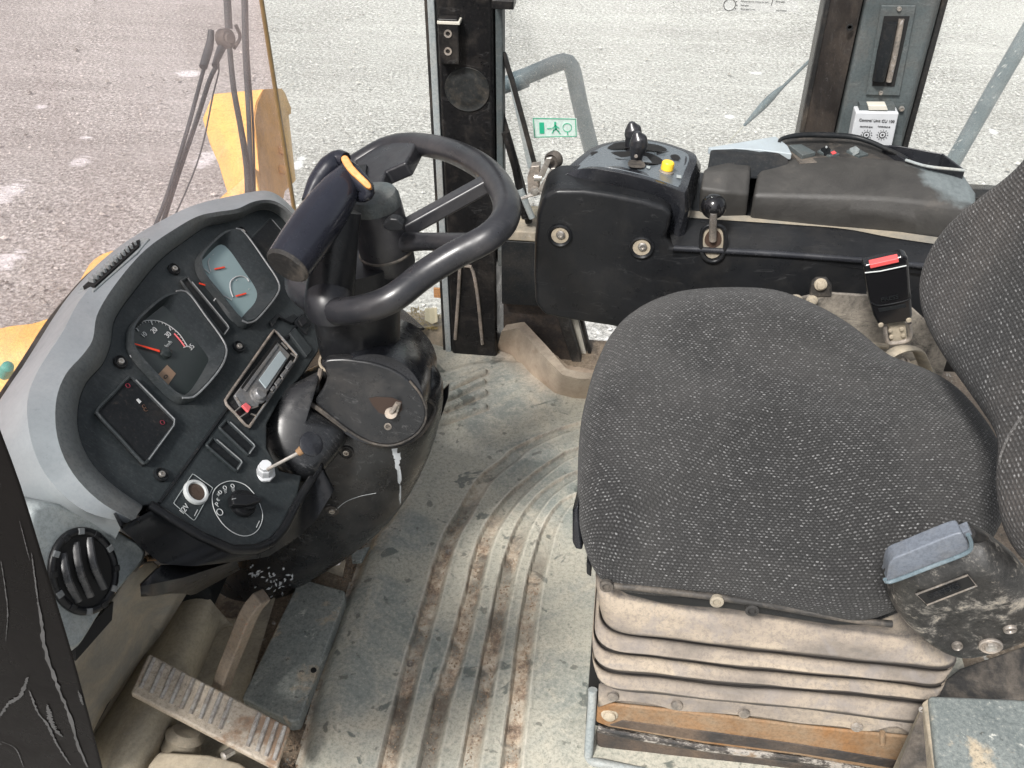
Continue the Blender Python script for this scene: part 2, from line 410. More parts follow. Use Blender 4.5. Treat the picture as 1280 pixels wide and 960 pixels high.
# plain grey-green worn metal plate / hose box
def worn_plate(name, c, c2, patch=(.42, .33, .22)):
    m, nt, b = newmat(name); T = NT(nt)
    g = T.noise(9, 8, .66, dist=.5); g2 = T.noise(40, 6, .75)
    col = T.ramp(g, [(.35, c), (.65, c2)])
    col = T.mix(T.ramp(T.noise(13, 7, .6, dist=.3), [(.56, 0), (.62, .85)]), col, patch)
    col = T.mix(T.ramp(g2, [(.62, 0), (.66, .8)]), col, (.55, .55, .5))
    col = T.mix(T.ramp(T.noise(60, 4, .6), [(.66, 0), (.7, .8)]), col, (.05, .05, .045))
    g5 = T.noise(170, 5, .85); col = T.mix(T.ramp(g5, [(.38, .6), (.52, 0)]), col, tuple(x*.45 for x in c)); col = T.mix(T.ramp(g5, [(.56, 0), (.68, .5)]), col, (.5, .47, .4))
    T.l(col, b.inputs['Base Color']); T.l(T.ramp(g2, [(.3, .38), (.7, .7)]), b.inputs['Roughness'])
    T.bump(b, T.math('ADD', T.math('ADD', g, g2), T.math('MULTIPLY', g5, .5)), .35, .003); return m
MT['plate'] = worn_plate('worn_grey_plate', (.20, .225, .215), (.30, .31, .28), (.42, .35, .26))
MT['boxpaint'] = worn_plate('chipped_grey_green_paint', (.13, .15, .148), (.21, .23, .22), (.45, .37, .26))
MT['floor'] = worn_plate('gritty_steel_floor', (.16, .125, .09), (.27, .21, .15), (.09, .07, .05))
MT['tread'] = worn_plate('pedal_tread', (.42, .355, .275), (.56, .49, .40), (.28, .17, .10))
# ---- knit fabric
def fabric(name, fr, base, fleck, dust):
    m, nt, b = newmat(name); T = NT(nt)
    uv = T.n('ShaderNodeUVMap', uv_map='uv').outputs[0]
    dn = T.n('ShaderNodeTexNoise'); dn.inputs['Scale'].default_value = 45; dn.inputs['Detail'].default_value = 3; T.l(uv, dn.inputs['Vector'])
    vm = T.n('ShaderNodeVectorMath', operation='SCALE'); T.l(dn.outputs['Color'], vm.inputs[0]); vm.inputs['Scale'].default_value = .004
    va = T.n('ShaderNodeVectorMath', operation='ADD'); T.l(uv, va.inputs[0]); T.l(vm.outputs[0], va.inputs[1])
    sc2 = T.n('ShaderNodeVectorMath', operation='MULTIPLY'); T.l(va.outputs[0], sc2.inputs[0]); sc2.inputs[1].default_value = (fr*1.0, fr*1.5, 1)
    sx_ = T.n('ShaderNodeSeparateXYZ'); T.l(sc2.outputs[0], sx_.inputs[0])
    row = T.math('FLOOR', sx_.outputs[1]); odd = T.math('MULTIPLY', T.math('MODULO', row, 2.0), .5)
    u_ = T.math('ADD', sx_.outputs[0], odd); cu = T.math('FLOOR', u_)
    fu = T.math('SUBTRACT', T.math('SUBTRACT', u_, cu), .5); fv = T.math('SUBTRACT', T.math('SUBTRACT', sx_.outputs[1], row), .5)
    cb_ = T.n('ShaderNodeCombineXYZ'); T.l(cu, cb_.inputs[0]); T.l(row, cb_.inputs[1])
    wn_ = T.n('ShaderNodeTexWhiteNoise'); T.l(cb_.outputs[0], wn_.inputs['Vector'])
    ws = T.n('ShaderNodeSeparateColor'); T.l(wn_.outputs['Color'], ws.inputs[0])
    # a short slanted stitch in every cell of the knit
    fu2 = T.math('ADD', fu, T.math('MULTIPLY', fv, T.math('SUBTRACT', T.math('MULTIPLY', ws.outputs[1], 1.2), .6)))
    d2 = T.math('ADD', T.math('MULTIPLY', T.math('MULTIPLY', fu2, fu2), 5.5), T.math('MULTIPLY', T.math('MULTIPLY', fv, fv), 9.0))
    stitch = T.ramp(d2, [(.15, 1), (.9, 0)]); cell = T.ramp(T.math('ADD', T.math('MULTIPLY', fu, fu), T.math('MULTIPLY', fv, fv)), [(.08, 1), (.34, 0)])
    bright = T.math('MULTIPLY', T.ramp(ws.outputs[0], [(.25, .08), (.65, .42), (.97, 1.0)]), T.ramp(T.noise(8, 4, .6), [(.3, .65), (.7, 1)]))
    br = T.n('ShaderNodeTexBrick'); br.offset = .5; br.squash = 1; T.l(va.outputs[0], br.inputs['Vector'])
    br.inputs['Scale'].default_value = fr; br.inputs['Mortar Size'].default_value = .17; br.inputs['Mortar Smooth'].default_value = .9
    br.inputs['Brick Width'].default_value = .62; br.inputs['Row Height'].default_value = .5; br.inputs['Bias'].default_value = -.15
    br.inputs['Color1'].default_value = rgb(base*2.2); br.inputs['Color2'].default_value = rgb(fleck); br.inputs['Mortar'].default_value = rgb(base*.45)
    th = T.noise(1700, 2, .6); f2 = T.noise(330, 3, .7)
    fl_ = T.math('MULTIPLY', T.math('MULTIPLY', stitch, bright), T.ramp(f2, [(.40, .1), (.56, 1)]))
    col = T.mix(fl_, T.mix(cell, base*.35, base*1.3), fleck)
    col = T.mix(T.ramp(T.noise(700, 3, .7), [(.40, .7), (.58, 0)]), col, base)
    big = T.noise(5, 5, .6, dist=.4); col = T.mix(T.ramp(big, [(.42, 0), (.75, .24)]), col, dust)
    T.l(col, b.inputs['Base Color']); b.inputs['Roughness'].default_value = .95
    b.inputs['Sheen Weight'].default_value = .06; b.inputs['Sheen Roughness'].default_value = .5
    T.bump(b, T.math('ADD', T.math('ADD', cell, stitch), T.math('MULTIPLY', f2, .5)), .55, .0016)
    return m
MT['fabric'] = fabric('knit_cushion_fabric', 176, .018, .33, (.12, .115, .11))
MT['fabric2'] = fabric('knit_backrest_fabric', 134, .019, .40, (.20, .17, .15))
# ---- bellows: black rubber under dust, darker in the creases and under the lips
m, nt, b = newmat('dusty_bellows'); T = NT(nt)
g = T.noise(7, 8, .62, stretch=(1, 1, 3)); g2 = T.noise(70, 8, .85); st = T.noise(12, 5, .6, dist=.8, stretch=(.5, 1, 5))
at = T.n('ShaderNodeAttribute', attribute_name='dirt_tone'); sep = T.n('ShaderNodeSeparateColor'); T.l(at.outputs['Color'], sep.inputs[0])
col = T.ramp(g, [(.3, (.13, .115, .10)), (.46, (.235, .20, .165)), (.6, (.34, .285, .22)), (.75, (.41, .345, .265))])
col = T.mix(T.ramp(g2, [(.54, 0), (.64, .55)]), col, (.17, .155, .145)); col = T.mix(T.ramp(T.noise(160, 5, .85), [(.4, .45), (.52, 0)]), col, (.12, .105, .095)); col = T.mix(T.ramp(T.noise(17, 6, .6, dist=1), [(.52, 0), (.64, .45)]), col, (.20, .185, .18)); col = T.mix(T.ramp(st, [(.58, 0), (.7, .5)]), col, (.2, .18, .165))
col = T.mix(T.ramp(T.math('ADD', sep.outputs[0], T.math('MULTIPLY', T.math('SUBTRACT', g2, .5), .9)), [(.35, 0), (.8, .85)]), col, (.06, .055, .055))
T.l(col, b.inputs['Base Color']); b.inputs['Roughness'].default_value = .8
T.bump(b, T.math('ADD', T.math('MULTIPLY', g, 1.5), g2), .35, .004); MT['bellows'] = m
# ---- scuffed box beside the seat
m, nt, b = newmat('scuffed_black_casting'); T = NT(nt)
g = T.noise(24, 9, .8, dist=.3); g2 = T.noise(90, 6, .8); g3 = T.noise(7, 4, .5)
col = T.ramp(g, [(.40, (.008, .008, .008)), (.52, (.028, .027, .026)), (.57, (.15, .14, .125)), (.64, (.36, .32, .26))])
col = T.mix(T.ramp(g2, [(.6, 0), (.68, .6)]), col, (.32, .29, .24)); col = T.mix(T.ramp(g3, [(.3, .6), (.55, 0)]), col, (.03, .03, .028))
T.l(col, b.inputs['Base Color']); T.l(T.ramp(g2, [(.3, .25), (.7, .7)]), b.inputs['Roughness']); T.bump(b, T.math('ADD', g, g2), .3, .003); MT['scuffed'] = m
# ---- door frame: gloss black with pale scrapes
m, nt, b = newmat('scraped_black_paint'); T = NT(nt)
s1 = T.noise(7, 4, .55, dist=1.6, stretch=(1.0, 1, .35, 0, .12, 0)); s2 = T.noise(30, 5, .7, dist=.8); s3 = T.noise(3, 4, .5)
w = T.ramp(s1, [(.50, 0), (.508, .0), (.52, .0), (.53, 0)]); w2 = T.ramp(s2, [(.69, 0), (.73, .7)])
col = T.ramp(s3, [(.3, (.003, .0027, .0027)), (.7, (.009, .0075, .007))])
col = T.mix(T.math('MULTIPLY', T.math('MAXIMUM', w, w2), T.ramp(T.noise(5, 3, .5), [(.46, 0), (.62, 1)])), col, (.42, .42, .42)); T.l(col, b.inputs['Base Color'])
b.inputs['Specular IOR Level'].default_value = .07; T.l(T.ramp(s2, [(.3, .2), (.7, .45)]), b.inputs['Roughness']); T.bump(b, s2, .1, .002); MT['scraped'] = m
# ---- armrest vinyl: grime over pale blue-grey (cleaner at the rear top)
m, nt, b = newmat('grimy_armrest'); T = NT(nt)
at = T.n('ShaderNodeAttribute', attribute_name='dirt_tone'); sep = T.n('ShaderNodeSeparateColor'); T.l(at.outputs['Color'], sep.inputs[0])
g = T.noise(11, 8, .7); g2 = T.noise(90, 6, .75)
grime = T.ramp(g, [(.3, (.022, .021, .020)), (.6, (.040, .038, .035)), (.8, (.09, .08, .07))])
mk_ = T.ramp(T.math('ADD', sep.outputs[0], T.math('MULTIPLY', T.math('SUBTRACT', T.noise(24, 6, .6), .5), .55)), [(.44, 0), (.60, .8)])
col = T.mix(mk_, grime, T.ramp(g2, [(.3, (.10, .12, .125)), (.7, (.19, .22, .225))])); col = T.mix(T.ramp(g2, [(.7, 0), (.74, .5)]), col, (.3, .27, .22))
T.l(col, b.inputs['Base Color']); T.l(T.ramp(g, [(.3, .45), (.7, .7)]), b.inputs['Roughness']); T.bump(b, T.math('ADD', g2, T.math('MULTIPLY', g, 2)), .3, .002); MT['arm'] = m
# ---- glass: clear sheet with a dirty film
def glass(name, tint, film, filmc):
    m = bpy.data.materials.new(name); m.use_nodes = True; nt = m.node_tree; nt.nodes.remove(nt.nodes['Principled BSDF']); T = NT(nt)
    out = [n for n in nt.nodes if n.type == 'OUTPUT_MATERIAL'][0]
    tr = T.n('ShaderNodeBsdfTransparent'); tr.inputs[0].default_value = rgb(tint)
    gl = T.n('ShaderNodeBsdfGlossy'); gl.inputs['Roughness'].default_value = .03
    df = T.n('ShaderNodeBsdfDiffuse'); df.inputs[0].default_value = rgb(filmc)
    fr = T.n('ShaderNodeFresnel'); fr.inputs['IOR'].default_value = 1.45
    m1 = T.n('ShaderNodeMixShader'); m2 = T.n('ShaderNodeMixShader')
    sm = T.math('MULTIPLY', T.noise(3, 7, .65, dist=.8), T.math('ADD', T.noise(14, 6, .7, dist=2.0, stretch=(1, 1, .25)), .5)); f = T.ramp(sm, [(.25, film*.3), (.75, film*2.2)])
    T.l(T.math('MULTIPLY', fr.outputs[0], .12), m1.inputs[0]); T.l(tr.outputs[0], m1.inputs[1]); T.l(gl.outputs[0], m1.inputs[2])
    T.l(f, m2.inputs[0]); T.l(m1.outputs[0], m2.inputs[1]); T.l(df.outputs[0], m2.inputs[2]); T.l(m2.outputs[0], out.inputs[0]); return m
MT['wind'] = glass('tinted_windscreen', (.97, .925, .925), .13, (.85, .76, .73))
MT['glass'] = glass('window_glass', (.965, .975, .965), .06, (.8, .8, .77))
MT['frost'] = glass('sticker_film', (.85, .95, .92), .5, (.75, .85, .82))
# =================================================================== ground and what stands outside
GZ = -1.6
def blob(cx, cy, rx, ry, z, n=22, k=.35, seed=0, rot=0):
    r = random.Random(seed); ph = [r.uniform(0, 6.28) for _ in range(4)]; out = []
    for i in range(n):
        a = 2*math.pi*i/n; q = 1+k*(math.sin(2*a+ph[0])*.4+math.sin(3*a+ph[1])*.35+math.sin(5*a+ph[2])*.3+math.sin(9*a+ph[3])*.25)
        x, y = rx*q*math.cos(a), ry*q*math.sin(a)
        out.append(V((cx+x*math.cos(rot)-y*math.sin(rot), cy+x*math.sin(rot)+y*math.cos(rot), z)))
    return out
N = 60; vs = []; fs = []
def gc(i): 
    t = (i/N-.5)*2; return 250*t*abs(t)**2
for i in range(N+1):
    for j in range(N+1):
        x, y = gc(i), gc(j); vs.append(V((x, y, GZ+.02*noise.noise(V((x*.3, y*.3, 0)))))); 
for i in range(N):
    for j in range(N): a = i*(N+1)+j; fs.append((a, a+1, a+N+2, a+N+1))
g = mk('ground', vs, fs, MT['ground']); tag(g, kind='structure')
T = GT; mask = None
sep_ = T.n('ShaderNodeSeparateXYZ'); gm_ = T.n('ShaderNodeNewGeometry'); T.l(gm_.outputs['Position'], sep_.inputs[0])
for (px, py, w, h) in [(10, 240, 52, 34), (8, 325, 48, 34), (52, 134, 24, 8), (98, 203, 34, 16), (106, 172, 22, 6), (238, 92, 36, 12), (262, 195, 36, 40), (372, 205, 18, 26), (912, 146, 17, 5), (945, 92, 20, 4), (1242, 165, 14, 12)]:
    c = W(px, py, z=GZ); a = (W(px+w/2, py, z=GZ)-c).length; bb = (W(px, py+h/2, z=GZ)-c).length
    dx = T.math('DIVIDE', T.math('SUBTRACT', sep_.outputs[0], c.x), a); dy = T.math('DIVIDE', T.math('SUBTRACT', sep_.outputs[1], c.y), bb)
    q = T.math('SUBTRACT', 1.0, T.math('SQRT', T.math('ADD', T.math('MULTIPLY', dx, dx), T.math('MULTIPLY', dy, dy))))
    mask = q if mask is None else T.math('MAXIMUM', mask, q)
mask = T.math('MAXIMUM', mask, -.75)
nz = T.noise(5, 7, .75, dist=.5, stretch=(.55, 2.4, 1, 0, 0, .25))
sm_ = T.ramp(T.math('ADD', T.math('MULTIPLY', mask, .32), nz), [(.56, 0), (.63, .6), (.71, .95)])
sm_ = T.math('MULTIPLY', sm_, T.ramp(T.noise(60, 3, .7), [(.36, .35), (.5, 1)]))
T.l(T.mix(sm_, GCOL, (.88, .89, .90)), GB.inputs['Base Color'])
st_ = []; rr = random.Random(21)
for i in range(3200):
    p = W(rr.uniform(-60, 1340), rr.uniform(-40, 420)**1.0, z=GZ+.02); s = rr.uniform(.006, .016)*(1 if rr.random() < .93 else 1.8); a = rr.uniform(0, 3.1)
    u = V((math.cos(a), math.sin(a), 0))*s; w_ = V((-math.sin(a), math.cos(a), 0))*s*rr.uniform(.5, .9); q_ = V((0, 0, s*.6))
    st_.append(([p+u, p+w_, p-u, p-w_, p+q_+u*.2], [(0, 1, 4), (1, 2, 4), (2, 3, 4), (3, 0, 4)]))
def stone_mat():
    m, nt, b = newmat('loose_stone'); T = NT(nt); T.l(T.ramp(T.noise(3.5, 2, .5), [(.35, (.12, .11, .10)), (.5, (.35, .34, .31)), (.62, (.62, .6, .56))]), b.inputs['Base Color']); b.inputs['Roughness'].default_value = .85; return m
tag(mk('loose_stones', *join(*st_), stone_mat(), smooth=False), kind='stuff')
# dark twigs / stones lying about
# yellow light bracket post of the machine's front frame (bent sheet)
D0 = 2.55
t = thing('yellow_fender_bracket', W(310, 250, d=D0), 'tall bent yellow sheet-metal bracket outside, seen behind the wipers', 'bracket')
def YP(px, py, dd=0): return W(px, py, d=D0+dd)
fl = [YP(266, 117), YP(330, 111), YP(321, 128, -.02), YP(317, 150, -.03), YP(322, 190, -.04), YP(326, 232, -.04), YP(318, 262, -.03), YP(292, 262), YP(281, 232), YP(273, 205), YP(262, 180), YP(253, 148)]
mk('front_plate', *prism(fl, [p+FW*.03 for p in fl]), MT['yellow'], t, bevel=.004)
sd_ = [YP(321, 128, -.02), YP(330, 111), YP(352, 110, .12), YP(360, 130, .16), YP(360, 138, .16), YP(357, 139, .15), YP(366, 222, .15), YP(352, 236, .12), YP(347, 262, .1), YP(318, 262, -.03), YP(326, 232, -.04), YP(322, 190, -.04), YP(317, 150, -.03)]
mk('side_plate', *prism(sd_, [p+FW*.04+RT*.0 for p in sd_]), MT['yellow'], t, bevel=.003)
arm = [YP(235, 282, -.06), YP(298, 226, -.07), YP(318, 208, -.07), YP(330, 262, -.07), YP(262, 296, -.06)]
mk('lower_gusset', *prism(arm, [p+FW*.06 for p in arm]), MT['yellow'], t, bevel=.006)
for px, py in ((354, 188), (353, 212)): lathe('bolt', YP(px, py, .11), -FW, [(.012, -.01), (.012, .008), (.006, .01), (0, .01)], MT['yellow'], t, n=8)
# yellow bonnet edge below the windscreen, left
D1 = 2.0
t = thing('yellow_front_bonnet', W(60, 440, d=D1), 'yellow bonnet edge with chipped paint beyond the bottom left of the windscreen', 'bonnet')
oc = [W(p[0], p[1], d=D1+.02) for p in ((-90, 440), (-30, 420), (20, 408), (50, 404), (85, 388), (105, 352), (122, 326), (150, 314), (190, 318), (240, 300), (262, 268))]
ic = [p-V((0, .02, .03))+RT*.05-UP*.035 for p in oc]; ic2 = [p+RT*.10-UP*.16 for p in oc]; ic3 = [p+RT*.14-UP*.5 for p in oc]
cs = [cr(c_, 40) for c_ in (oc, ic, ic2, ic3)]
mk('bonnet_panel', *skin(cs), MT['yellow'], t, solid=.02)
p = W(8, 462, d=D1-.12)
lathe('teal_cap', p, (.5, -.3, .6), [(.012, -.03), (.013, 0), (.011, .02), (.004, .024), (0, .024)], MT['teal'], t)
# grab rails outside the right window
def rail(name, pts, r, label, cat, grp=None, mat='railblue', samples=60):
    o = tube(name, pts, r, MT[mat], n=14, samples=samples); tag(o, label, cat, grp); return o
YR = 2.15
rail('grab_rail', [W(560, 130, y=YR), W(632, 106, y=YR), W(665, 92, y=YR), W(700, 78, y=YR), W(711, 79, y=YR), W(717, 92, y=YR), W(725, 130, y=YR), W(740, 190, y=YR), W(765, 290, y=YR)], .019, 'bent blue grey handrail outside the right window, above the exit sticker', 'handrail')
o = COL.objects['grab_rail']
tube('rail_collar', [W(640, 104, y=YR), W(657, 97, y=YR)], .0225, MT['railblue'], o)
rail('grab_rail', [W(1300, 14, y=2.2), W(1245, 108, y=2.2), W(1195, 196, y=2.2), W(1140, 292, y=2.2)], .018, 'straight blue grey handrail with scraped paint, slanting outside the rear right window', 'handrail')
r2 = COL.objects['grab_rail.001']; rr = random.Random(4); wp_ = []
for k in range(26):
    f = rr.random(); cx, cyy = 1270-85*f+rr.uniform(-6, 6), 50+140*f+rr.uniform(-4, 4); a_ = rr.uniform(-.3, -.9); L = rr.uniform(1.5, 5); q = []
    for (u, v) in ((-L, 0), (0, -rr.uniform(.4, 1.1)), (L, 0), (0, rr.uniform(.4, 1.1))): q.append(surf(r2, cx+u*math.cos(a_)-v*math.sin(a_), cyy+u*math.sin(a_)+v*math.cos(a_), .0006)[0])
    if max((q[0]-q[2]).length, (q[1]-q[3]).length) < .03: wp_.append((q, [(0, 1, 2, 3)]))
tag(mk('paint_scrapes', *join(*wp_), MT['print'], r2, smooth=False), kind='stuff')
rod = tube('side_wiper', [W(1022, 66, y=2.0), W(975, 112, y=2.0)], .0035, MT['railblue'], n=8)
tag(rod, 'thin side window wiper with a thick grey sleeve, left of the rear pillar', 'wiper')
tube('wiper_sleeve', [W(978, 109, y=2.0), W(972, 114, y=2.0), W(955, 131, y=2.0), W(935, 152, y=2.0), W(930, 157, y=2.0)], [.004, .008, .0085, .006, .003], MT['railblue'], rod, n=12, samples=20)
tube('wiper_tip', [W(931, 156, y=2.0), W(910, 178, y=2.0)], .0012, MT['offwhite'], rod, n=6)
# =================================================================== wipers in front of the windscreen
XW = -.88
t = thing('windscreen_wiper', W(285, 45, x=XW), 'front windscreen wiper with twin arms meeting at a round pivot', 'wiper')
def wp(px, py, dx=0): return W(px, py, x=XW+dx)
tube('arm', [wp(186, 300), wp(205, 255), wp(232, 170), wp(255, 85), wp(262, 62)], .0042, MT['wiper'], t, n=10, samples=24)
tube('arm', [wp(200, 290), wp(222, 220), wp(246, 150), wp(262, 100), wp(272, 80)], .005, MT['wiper'], t, n=10, samples=24)
tube('arm_head', [wp(254, 84, .003), wp(262, 56, .003), wp(264, 38, .003)], [.0085, .009, .0065], MT['wiper'], t, n=12, samples=12)
tube('arm_head', [wp(268, 82, .003), wp(276, 62, .003), wp(284, 48, .003)], [.006, .009, .009], MT['wiper'], t, n=12, samples=12)
tube('washer_hose', [wp(270, 78), wp(274, 86), wp(266, 120), wp(256, 170), wp(246, 205), wp(232, 240), wp(216, 275)], .0017, MT['wiper'], t, n=6, samples=30)
lathe('pivot', wp(283, 48, .012), (1, -.5, .3), [(.021, -.012), (.021, .004), (.016, .01), (.012, .01), (.010, .013), (.004, .013), (0, .012)], MT['dusty'], t)
tube('pivot_clip', [wp(295, 32, .01), wp(300, 46, .01), wp(293, 60, .01)], .004, MT['dusty'], t, samples=12)
tube('link', [wp(283, -60), wp(284, 0), wp(286, 36)], .0085, MT['wiper'], t, n=10)
tube('link', [wp(286, 50), wp(292, 110), wp(301, 160), wp(309, 210), wp(311, 262)], [.006, .0065, .007, .0085, .009], MT['wiper'], t, n=10, samples=24)
t2 = tube('wiper_blade', [wp(304, -60, -.01), wp(306, 60, -.01), wp(311, 150, -.01), wp(315, 262, -.01)], .0062, MT['wiper'], n=10, samples=20, sx=.7)
tag(t2, 'long upright wiper blade right of the wiper pivot', 'wiper blade')
tube('rubber_edge', [wp(308, -60, -.004), wp(310, 60, -.004), wp(316, 150, -.004), wp(319, 262, -.004)], .003, MT['rubber'], t2, n=8, samples=20)
# =================================================================== cab: floor, walls, pillars, glazing
YG = 1.84
vs, fs = boxm(V((.05, 1.1, -.035)), V((.95, 0, 0)), V((0, .80, 0)), V((0, 0, .03)))
tag(mk('floor', vs, fs, MT['floor'], bevel=.004), kind='structure')
# front pillar
def vcol(name, poly, z0, z1, mat, parent=None, **k):
    return mk(name, *prism([V((x, y, z0)) for x, y in poly], [V((x, y, z1)) for x, y in poly]), mat, parent, **k)
pl0 = W(557, 425, z=.0); pr0 = W(622, 425, z=.0)
yb = YG-.06
xl = W(553, 200, y=yb).x; xr = W(618, 200, y=yb).x
t = thing('front_pillar', V((xl, yb, 0)), 'black painted corner pillar between the front and right windows, scraped at its foot', 'pillar')
post = vcol('post', [(xl, yb), (xr, yb), (xr+.005, yb+.1), (xl, yb+.1)], -.02, 1.75, MT['pillar'], t, bevel=.008)
xs = W(541, 150, y=yb).x
vcol('glass_strip', [(xs, yb+.004), (xl-.002, yb+.004), (xl-.002, yb+.03), (xs, yb+.03)], .0, 1.75, MT['grey'], t, bevel=.002)
vcol('rubber_lip', [(xs-.006, yb+.008), (xs-.001, yb+.008), (xs-.001, yb+.02), (xs-.006, yb+.02)], .0, 1.75, MT['rubber'], t)
xe = W(628, 150, y=yb).x
vcol('window_seal', [(xr+.003, yb+.01), (xe, yb+.01), (xe, yb+.05), (xr+.003, yb+.05)], .25, 1.75, MT['trim'], t, bevel=.003)
tube('edge_weld', [W(575, 330, y=yb-.003), W(573, 370, y=yb-.003), W(569, 424, y=yb-.003)], .004, MT['worn'], t, n=8)
tube('edge_weld', [W(580, 332, y=yb-.003), W(590, 336, y=yb-.003), W(597, 370, y=yb-.003), W(603, 430, y=yb-.003)], .004, MT['worn'], t, n=8, samples=16)
c = W(562, 50, y=yb-.012); bk = box('bracket', c, (.019, 0, 0), (0, .012, 0), (0, 0, .042), MT['pillar'], t, bevel=.003)
for py in (42, 64):
    lathe('socket_screw', W(560, py, y=yb-.024), (0, -1, 0), [(.0075, -.001), (.0075, .002), (.0045, .002), (.004, -.001), (0, -.001)], MT['worn'], t, n=12)
box('bracket_top', W(562, 26, y=yb-.012), (.021, 0, 0), (0, .013, 0), (0, 0, .003), MT['offwhite'], t, bevel=.001)
cc = W(584, 112, y=yb-.001)
lathe('suction_mark', cc, (0, -1, 0), [(.044, 0), (.043, .0015), (.040, .0005), (.030, .0005), (.028, .0016), (.020, .0004), (.012, .001), (0, .001)], plastic('dusty_ring', (.012, .0135, .0135), .55, damt=.2, scratch=0), t, n=32)
box('hinge_stub', W(630, 2, y=yb-.01), (.02, 0, 0), (0, .02, 0), (0, 0, .008), MT['pillar'], t, bevel=.002)
# foot gasket of the pillar
pts = [W(555, 432, z=.004), W(580, 437, z=.004), W(610, 437, z=.004), W(622, 428, z=.004), W(626, 410, z=.02)]
tube('foot_gasket', pts, .008, MT['mat'], t, samples=20)
# side wall under the right window
t = thing('right_wall', V((0, YG, 0)), 'grimy brown and black side wall below the right window, behind the console', 'wall')
zt = W(640, 292, y=YG-.05).z
box('wall_ledge', V(((xr+W(690, 290, y=YG).x)/2+.25, YG-.0, zt)), (.36, 0, 0), (0, .06, 0), (0, 0, .012), MT['tan'], t, bevel=.004)
zb = W(640, 382, y=YG-.06).z
wx0 = xr+.012; 
box('upper_panel', V(((wx0+.62)/2, YG-.045, (zt-.014+zb)/2)), ((.62-wx0)/2, 0, 0), (0, .012, 0), (0, 0, (zt-.014-zb)/2), MT['blank'], t, bevel=.003)
pa = [W(627, 384, y=YG-.03), W(684, 384, y=YG-.03), W(700, 430, y=YG-.03), W(726, 470, y=YG-.03), W(700, 462, y=YG-.03), W(655, 410, y=YG-.03), W(624, 408, y=YG-.03)]
pb = [V((wx0, YG-.03, zb-.002)), V((.06, YG-.03, zb-.002)), V((.06, YG-.03, -.01)), V((wx0, YG-.03, -.01))]
k0 = W(690, 400, y=YG-.03).x; k1 = W(716, 440, y=YG-.03).x
pb = [V((wx0, YG-.03, zb-.002)), V((k0, YG-.03, zb-.002)), V((k1, YG-.03, -.01)), V((wx0, YG-.03, -.01))]
mk('lower_panel', *prism(pb, [p+V((0, .02, 0)) for p in pb]), MT['brown'], t, bevel=.003)
pc = [V((k0, YG-.036, zb-.002)), V((k0+.026, YG-.036, zb-.002)), V((k1+.022, YG-.036, -.01)), V((k1, YG-.036, -.01))]
mk('gusset', *prism(pc, [p+V((0, .03, 0)) for p in pc]), MT['dusty'], t, bevel=.003)
# lower glazed door edge seen below the console
a0, a1 = W(711, 396, y=YG), W(735, 470, y=YG)
t2 = thing('lower_window_frame', a1, 'pale edge strip of the low glazed opening beneath the console', 'frame')
dv = V((.02, 0, 0)); 
q = [a0, a0+dv, a1+dv-V((0, 0, .04)), a1-V((0, 0, .04))]; mk('pale_strip', *prism(q, [p+V((0, .02, 0)) for p in q]), MT['offwhite'], t2, bevel=.002)
q = [p+V((.023, 0, 0)) for p in q]; q[1] -= V((.012, 0, 0)); q[2] -= V((.012, 0, 0)); mk('black_seal', *prism(q, [p+V((0, .02, 0)) for p in q]), MT['rubber'], t2, bevel=.002)
zz = W(745, 432, y=YG).z
box('bottom_rail', V((.25, YG+.01, zz-.03)), (.24, 0, 0), (0, .012, 0), (0, 0, .028), MT['dusty'], t2, bevel=.003)
# front right corner sill with leaf litter and a scrap of paper
t = thing('corner_sill', W(520, 400, y=YG-.1), 'dusty sill in the front right corner with leaf litter', 'sill')
s1, s2 = W(440, 392, z=.16), W(545, 392, z=.0)
XL_ = W(545, 400, y=YG-.02).x
box('sill_panel', V((xl-.30, YG-.02, .02)), (.30, 0, 0), (0, .02, 0), (0, 0, .06), MT['tan'], t, bevel=.004)
q = [W(497, 384, y=YG-.06), W(530, 413, y=YG-.06), W(497, 416, y=YG-.06)]
mk('black_gusset', *prism(q, [p+V((0, .01, 0)) for p in q]), MT['blank'], t, bevel=.001)
c = W(543, 375, y=YG-.03)
box('amber_strip', W(549, 366, y=YG-.03), (.012, 0, 0), (0, .003, 0), (0, 0, .012), MT['orange'], t)
lit = []; rr = random.Random(3)
for i in range(170):
    p = W(512+rr.random()*36, 385+rr.random()*26, y=YG-.045+rr.uniform(-.004, .004)); a = rr.uniform(0, 3.1); L = rr.uniform(.003, .010)
    u = V((math.cos(a), rr.uniform(-.3, .3), math.sin(a)))*L; w_ = u.cross(V((0, 1, 0))).normalized()*L*.2
    lit.append(([p-u, p+w_, p+u, p-w_], [(0, 1, 2, 3)]))
tag(mk('leaf_litter', *join(*lit), flat('dry_leaves', (.34, .27, .12), .8, var=.6), t, smooth=False), kind='stuff')
q = [W(531, 386, y=YG-.052), W(546, 385, y=YG-.052), W(547, 402, y=YG-.052), W(540, 405, y=YG-.052), W(531, 400, y=YG-.052)]
o = mk('paper_scrap', *prism(q, [p+V((0, .002, 0)) for p in q]), flat('yellowed_paper', (.62, .58, .42), .7)); tag(o, 'small yellowed scrap of paper among the leaf litter by the front pillar', 'paper')
